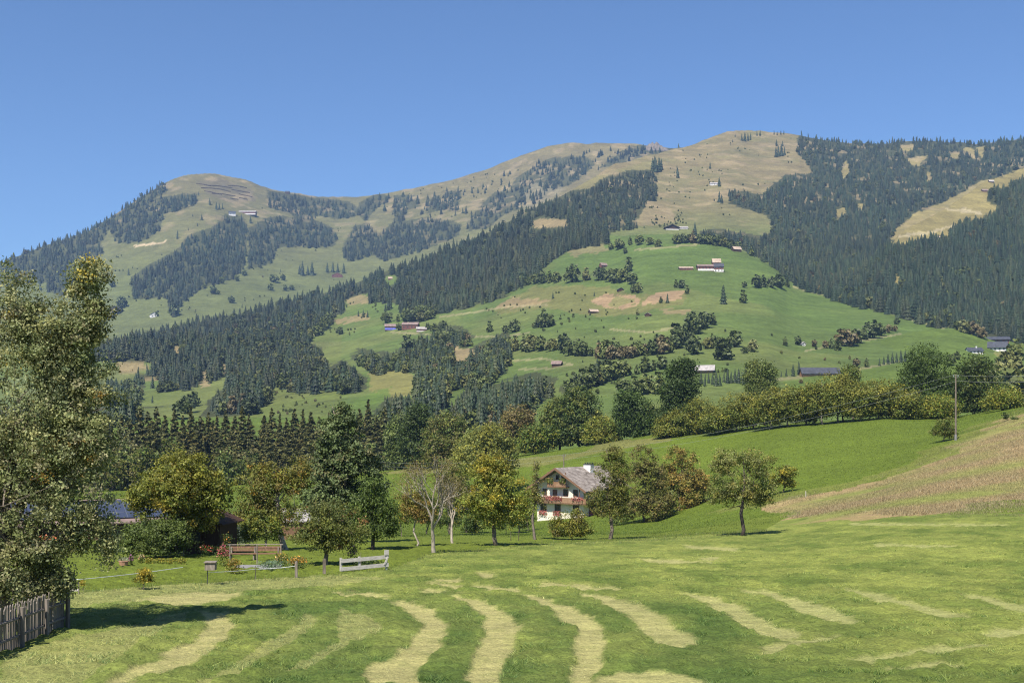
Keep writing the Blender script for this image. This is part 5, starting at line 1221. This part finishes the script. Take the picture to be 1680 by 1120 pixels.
farm('field_hut', 'flat tan roofed hay hut on the green pasture', 974, 514, 14, 7, 'dark_wood', 'roof_tan', .35, 'x', .5, 1.1, 0, None, 'hut')
farm('field_hut', 'small dark hay hut right of the pale young tree', 1064, 519, 9, 6, 'dark_wood', 'roof_red', -.4, 'y', .45, 1.0, 0, None, 'hut')
farm('field_hut', 'tiny dark hut beside the spruce above the bare earth', 1018, 478, 9, 6, 'dark_wood', 'roof_dark', .2, 'y', .45, 1.0, 0, None, 'hut')
farm('hay_barn', 'dark hay barn with grey red roof on the lower middle track', 914, 601, 15, 9, 'dark_wood', 'roof_red', -.35, 'x', .45, 1.0, 0, None, 'barn')
farm('hay_barn', 'red brown barn at the right end of the farm pasture wood', 836, 564, 10, 8, 'red_brick', 'roof_red', .3, 'x', .4, 1.0, 0, None, 'barn')
farm('hill_farm', 'farm building with bright blue tarp over its front', 644, 541, 26, 10, 'red_brick', 'roof_red', .1, 'x', .42, .8, 0, (.55, 'tarp'), 'farm')
farm('hill_farm', 'main dark red farmhouse right of the blue tarp', 673, 540, 26, 12, 'red_brick', 'roof_red', -.1, 'x', .35, 1.0, 4, None, 'farm')
farm('farm_shed', 'low shed with pale grey roof at the right end of the tarp farm', 691, 544, 16, 8, 'red_brick', 'roof_grey', .1, 'x', .4, 1.0, 2, (.3, 'white_plaster'), 'shed')
farm('alp_hut', 'white hut with dark roof alone on the left mountain meadow', 250, 521, 10, 9, 'white_plaster', 'roof_dark', .5, 'y', .4, 1.1, 2, None, 'hut')
farm('chalet', 'small dark chalet at the upper edge of the long wood', 552, 455, 17, 8, 'red_brick', 'roof_grey', .2, 'y', .5, .8, 3, None, 'chalet')
farm('field_hut', 'tiny tan hut in the bright clearing of the long wood', 640, 459, 6, 5, 'red_brick', 'roof_tan', .2, 'x', .5, 1, 0, None, 'hut')
farm('mountain_inn', 'long dark mountain inn with white base below the left summit', 405, 352, 28, 7, 'red_brick', 'roof_grey', .0, 'x', .35, .6, 8, (.4, 'white_plaster'), 'inn')
farm('lift_station', 'small blue grey lift station left of the mountain inn', 380, 354, 11, 8, 'metal_grey', 'roof_dark', .3, 'x', .3, 1, 2, (.4, 'white_plaster'), 'station')
farm('lift_station', 'tiny dark lift top hut on the saddle of the left ridge', 471, 318, 7, 5, 'dark_wood', 'roof_dark', .0, 'x', .4, 1, 0, None, 'station')
farm('long_barn', 'long low barn with dark blue grey roof on the green hill', 1347, 616, 62, 13, 'orange_wood', 'roof_dark', .08, 'x', .62, .45, 7, None, 'barn', over=.8, wmat='white_plaster')
farm('flat_chalet', 'pale chalet with grey flat pitched roof beside the tallest dark tree', 1156, 612, 30, 13, 'orange_wood', 'roof_grey', -.25, 'x', .5, 1.0, 4, None, 'chalet', over=1.2)
farm('white_chapel', 'tiny white chapel on the green slope', 1318, 567, 6, 6, 'white_plaster', 'roof_grey', .2, 'y', .4, 1.2, 1, None, 'chapel')
farm('hill_farm', 'upper dark roofed farmhouse at the right edge under the wood', 1640, 562, 32, 10, 'red_brick', 'roof_dark', -.25, 'x', .4, .8, 4, None, 'farm', over=1.2)
farm('hill_farm', 'white farmhouse with broad dark roof at the right edge', 1640, 577, 26, 17, 'white_plaster', 'roof_dark', -.45, 'x', .45, 1.0, 4, None, 'farm', over=1.2)
farm('small_house', 'low white house with dark roof and chimney on the hill crest', 1601, 580, 24, 10, 'white_plaster', 'roof_dark', .1, 'x', .5, 1.0, 4, None, 'house', chim=True)
farm('alp_hut', 'pale hut at the low end of the tan clearing in the right wood', 1544, 393, 13, 6, 'white_plaster', 'roof_tan', .0, 'x', .45, 1, 2, None, 'hut')
farm('alp_hut', 'dark hut at the edge of the spruces in the tan clearing', 1617, 315, 10, 5, 'red_brick', 'roof_red', .1, 'x', .5, 1, 0, None, 'hut')
farm('alp_hut', 'tiny hut high in the tan clearing near the ridge wood', 1627, 300, 8, 5, 'dark_wood', 'roof_grey', .1, 'x', .5, 1, 0, None, 'hut')

# avalanche barriers on the left summit
for (a0, b0, a1, b1_) in [(322,302,346,306),(341,305,381,309),(374,305,405,309),(330,309,378,315),(380,312,410,317),(335,314,364,320),(348,318,386,322),(392,319,414,324),(378,326,391,328),(392,325,406,328)]:
    p0, p1 = ground(a0, b0), ground(a1, b1_)
    o = empty('snow_barrier', tuple(p0), 'dark avalanche barrier row on the left summit', 'snow barrier', 'avalanche barriers on the left summit')
    n = 10; P = [p0+(p1-p0)*t for t in np.linspace(0, 1, n)]
    P = [np.array((p[0], p[1], gz(p[0], p[1])))-p0 for p in P]
    mb = MB()
    for i in range(n-1):
        for hh in (.7, 1.6, 2.5): mb.tube([P[i]+np.array((0, 0, hh)), P[i+1]+np.array((0, 0, hh))], .34, 4)
    mb.build('rail', M['dark_wood'], o)
    mb = MB()
    for p in P: mb.tube([p+np.array((0, 0, -1)), p+np.array((0, .3, 3.1))], .3, 4)
    mb.build('post', M['dark_wood'], o)
# rocky knob on the far ridge
r = np.random.default_rng(6); g = ground(1074, 245); k = g[1]/F
nn, mm_ = 28, 14; V = []; Q = []
for i in range(nn):
    for j in range(mm_):
        t = i/(nn-1)*2-1; q = j/(mm_-1)*2-1
        h = max(0, 1-abs(t)**1.5)*max(0, 1-q*q)
        V.append((t*26*k, q*10*k, h*14*k*(.7+.6*r.uniform())-5*k))
for i in range(nn-1):
    for j in range(mm_-1): a = i*mm_+j; Q.append((a, a+mm_, a+mm_+1, a+1))
o = mesh_np('rock_outcrop', V, Q, M['rock']); o.location = tuple(g); tag(o, 'jagged brown rock knob on the far ridge left of the brown summit', 'rock')

# ------------------------------------------------------------------ power line
def pole(label, u, vb, Y, H, arm=True):
    g = ground(u, vb, Y); o = empty('power_pole', tuple(g), label, 'power pole')
    mb = MB(); mb.tube([(0,0,-.4),(0,0,H*.5),(0,0,H)], [.15,.13,.10], 8); mb.build('pole', M['bark'], o)
    mb = MB(); mb.tube([(0,0,-.2),(0,0,.9)], [.2,.19], 8); mb.build('base', M['stone'], o)
    for s_ in (-.35, .35):
        mb = MB(); mb.tube([(s_*.3,-.05,H-.5),(s_,-.05,H-.45),(s_,-.05,H-.25)], .03, 5); mb.tube([(s_,-.05,H-.3),(s_,-.05,H-.1)], [.07,.05], 6); mb.build('insulator', M['metal_grey'], o)
    return g+np.array((0, 0, H-.1))
p1 = pole('tall brown wooden power pole at the top of the dry grass slope', 1568, 722, None, 10.2)
p2 = pole('wooden power pole rising behind the farmhouse roof', 925, 0, 228, 9.4)
p3 = np.array(((540-CU)/F*262, 262.0, -7.0)); p0 = np.array(((1960-CU)/F*165, 165.0, 11.5))
for nm, dx, dz in (('upper', -.35, .0), ('lower', .35, -.9)):
    q = np.array((dx, -.05, dz))
    wire('power_cable', nm+' thin power cable sweeping across the green field to the tall pole', [p0+q, p1+q, p2+q, p3+q], .013, M['cable'], 'cable', 1.6)

# ------------------------------------------------------------------ grass
def blades(name, label, n, area, hrange, wid, colf, seed, lie=.5, mat='grass'):
    r = np.random.default_rng(seed); X_, Y_ = area(r, n); 
    Z_ = height(X_, Y_); u = CU+F*X_/Y_; v = HV-F*Z_/Y_
    c, hs_, keep = colf(u, v, X_, Y_, r)
    X_, Y_, Z_, c, hs_ = X_[keep], Y_[keep], Z_[keep], c[keep], hs_[keep]; m = len(X_)
    a = r.uniform(0, 6.28, m); l = hs_*r.uniform(.6, 1.3, m); tilt = r.normal(size=(m, 2))*lie*l[:, None]
    w_ = wid*r.uniform(.6, 1.4, m)*np.clip(Y_/35, .7, 3)
    B = np.stack([X_, Y_, Z_-.01], 1); dx = np.stack([np.cos(a)*w_/2, np.sin(a)*w_/2, 0*a], 1)
    tip = B+np.stack([tilt[:, 0], tilt[:, 1], l], 1)
    V = np.stack([B-dx, B+dx, tip], 1).reshape(-1, 3); Q = np.arange(m*3).reshape(m, 3)
    o = mesh_np(name, V, Q, M[mat], tint=np.repeat(c*r.uniform(.7, 1.3, (m, 1)), 3, 0), n=3)
    return tag(o, label, 'grass', kind='stuff')
def wedge(y0, y1, u0, u1, pw=1.0):
    def f(r, n):
        Y_ = (y0**pw+(y1**pw-y0**pw)*r.uniform(0, 1, n))**(1/pw)
        return (r.uniform(u0, u1, n)-CU)/F*Y_, Y_
    return f
def mcol(u, v, X_, Y_, r):
    s = stripes(u, v, X_, Y_); c = meadow_cols(u, v, X_, Y_)
    cl = fbm(X_/.55, Y_/.55, 5, 3)
    mx_ = r.uniform(size=(len(u), 1)); c = np.where(s[:, None] > .4, c*r.uniform(.7, 1.3, (len(u), 1)), np.where(mx_ < .35, c*np.array((.42, .62, .5)), np.where(mx_ > .75, c*np.array((1.7, 1.6, 1.6)), c)))*(1.0+.7*(cl-.4))[:, None]*1.08
    h = np.where(s > .4, .025, .045+.065*np.clip((cl-.42)*4, 0, 1))*np.clip(1.2-Y_/140, .4, 1)
    lawn = v < np.interp(u, [0, 110, 340, 560, 640, 700, 880, 1000, 1250, 1300], [985, 972, 956, 943, 935, 912, 893, 888, 872, 842])
    keep = ~inpoly(u, v, DRY[0]) & ~lawn
    return c, h, keep
blades('grass', 'cut grass lying in curved swaths over the meadow', 620000, wedge(17.5, 105, -60, 1740, .5), None, .020, mcol, 41, 1.2)
def dcol(u, v, X_, Y_, r):
    k = np.clip((fbm(X_/14, Y_/9, 61, 4)-.5)*3+.66, 0, 1)[:, None]
    c = np.array((.30, .245, .13))*k+np.array((.21, .225, .07))*(1-k)
    j = (fbm(X_/3, Y_/3, 8, 3)-.5)*70+r.normal(size=len(X_))*7
    return c*r.uniform(.7, 1.25, (len(u), 1)), .07+.13*k[:, 0], inpoly(u+j, v+j*.4, DRY[0])
blades('dry_grass', 'tall dry brown grass covering the slope at the right', 260000, wedge(80, 215, 1250, 1800, 1.6), None, .016, dcol, 42, .5)
def ecol(u, v, X_, Y_, r):
    d = np.abs(v-np.interp(u, [110, 340, 560, 640, 700, 880, 1000, 1250], [972, 957, 944, 936, 913, 894, 889, 873]))
    c = np.where(r.uniform(size=(len(u), 1)) < .5, np.array((.17, .17, .06)), np.array((.09, .15, .035)))
    near = np.hypot(X_-np.clip(X_, -11.4, -10.4), 0) < .25
    return c, .12+.1*r.uniform(size=len(u)), d < 3.2+2*r.uniform(size=len(u))
blades('tall_grass', 'uncut grass strip between lawn and meadow', 90000, wedge(36, 112, 100, 1260, 1), None, .014, ecol, 43, .4)

def fcol(u, v, X_, Y_, r):
    z_, sid_ = height(X_, Y_, True)
    lawn = v < np.interp(u, [0, 110, 340, 560, 640, 700, 880, 1000, 1250, 1300], [985, 972, 956, 943, 935, 912, 893, 888, 872, 842])
    c = paint_cols(u, v, sid_, X_, Y_)
    j = (fbm(X_/5, Y_/5, 9, 2)-.3)
    return c*np.where(r.uniform(size=(len(u), 1)) < .4, np.array((.55, .68, .6)), np.array((1.3, 1.22, 1.2))), np.clip(.03+.0005*Y_+.05*j, .03, .2), lawn & (sid_ == 0) & ~inpoly(u, v, DRY[0]) & (j > -.1)
blades('grass', 'bright short grass growing on the lawn and on the green sloping field', 330000, wedge(42, 320, -60, 1720, 1.1), None, .022, fcol, 44, .6)
HAZE = 6.5e-5; SKY_DUST = .4; SKY_OZ = 3.0; SKY_STR = .08; SUN_STR = 4.6; EXPO = 0.84
# ---------------------------------------------------------------- air, light, camera
SUN_EL = 52.5; SUN_AZ = math.degrees(math.atan2(-.43, -.90))
hb = MB(); hb.box((0, 2150, 440), (5200, 4600, 960)); hz = hb.build('haze', None)
tag(hz, 'thin blue haze in the valley air', 'haze', kind='stuff')
hm = bpy.data.materials.new('haze'); hm.use_nodes = True; nt = hm.node_tree; nt.nodes.clear()
ho = nt.nodes.new('ShaderNodeOutputMaterial'); pv = nt.nodes.new('ShaderNodeVolumePrincipled')
pv.inputs['Color'].default_value = (.40, .62, 1.0, 1); pv.inputs['Density'].default_value = HAZE; pv.inputs['Anisotropy'].default_value = 0.0
nt.links.new(pv.outputs[0], ho.inputs['Volume']); hz.data.materials.append(hm)
w = bpy.data.worlds.new('World'); sc.world = w; w.use_nodes = True
nt = w.node_tree; nt.nodes.clear()
wo = nt.nodes.new('ShaderNodeOutputWorld'); bg = nt.nodes.new('ShaderNodeBackground'); sky = nt.nodes.new('ShaderNodeTexSky')
sky.sky_type = 'NISHITA'; sky.sun_disc = False; sky.sun_elevation = math.radians(SUN_EL); sky.sun_rotation = math.radians(SUN_AZ % 360)
sky.altitude = 800; sky.air_density = 1.0; sky.dust_density = SKY_DUST; sky.ozone_density = SKY_OZ
mx = nt.nodes.new('ShaderNodeMix'); mx.data_type = 'RGBA'; mx.blend_type = 'MULTIPLY'; mx.inputs['Factor'].default_value = 1.0
mx.inputs['B'].default_value = (.64, .79, .98, 1)                      # the deep blue of clear mountain air
nt.links.new(sky.outputs[0], mx.inputs['A']); nt.links.new(mx.outputs['Result'], bg.inputs[0]); bg.inputs[1].default_value = SKY_STR; nt.links.new(bg.outputs[0], wo.inputs[0])
sl = bpy.data.lights.new('sun', 'SUN'); sl.energy = SUN_STR; sl.angle = math.radians(.5); sl.color = (1, .95, .87)
so = bpy.data.objects.new('sun', sl); COL.objects.link(so)
from mathutils import Vector
e = math.radians(SUN_EL); a = math.radians(SUN_AZ)
d = Vector((math.sin(a)*math.cos(e), math.cos(a)*math.cos(e), math.sin(e)))
so.rotation_euler = d.to_track_quat('Z', 'Y').to_euler(); so.location = (-60, -100, 200)
cam = bpy.data.cameras.new('camera'); co = bpy.data.objects.new('camera', cam); COL.objects.link(co)
co.location = (0, 0, 0); co.rotation_euler = (PI/2, 0, 0)
cam.sensor_width = 36; cam.lens = F*36/1680; cam.shift_y = (HV-560)/1680; cam.clip_end = 12000; cam.clip_start = .1
sc.camera = co
sc.view_settings.view_transform = 'Standard'; sc.view_settings.look = 'None'; sc.view_settings.exposure = EXPO; sc.view_settings.gamma = 1
sc.cycles.use_denoising = True; sc.cycles.denoising_prefilter = 'NONE'; sc.cycles.use_adaptive_sampling = False; sc.cycles.pixel_filter_type = 'BLACKMAN_HARRIS'; sc.cycles.filter_width = 1.15; sc.cycles.max_bounces = 6; sc.cycles.diffuse_bounces = 3; sc.cycles.volume_bounces = 0
sc.cycles.transparent_max_bounces = 4
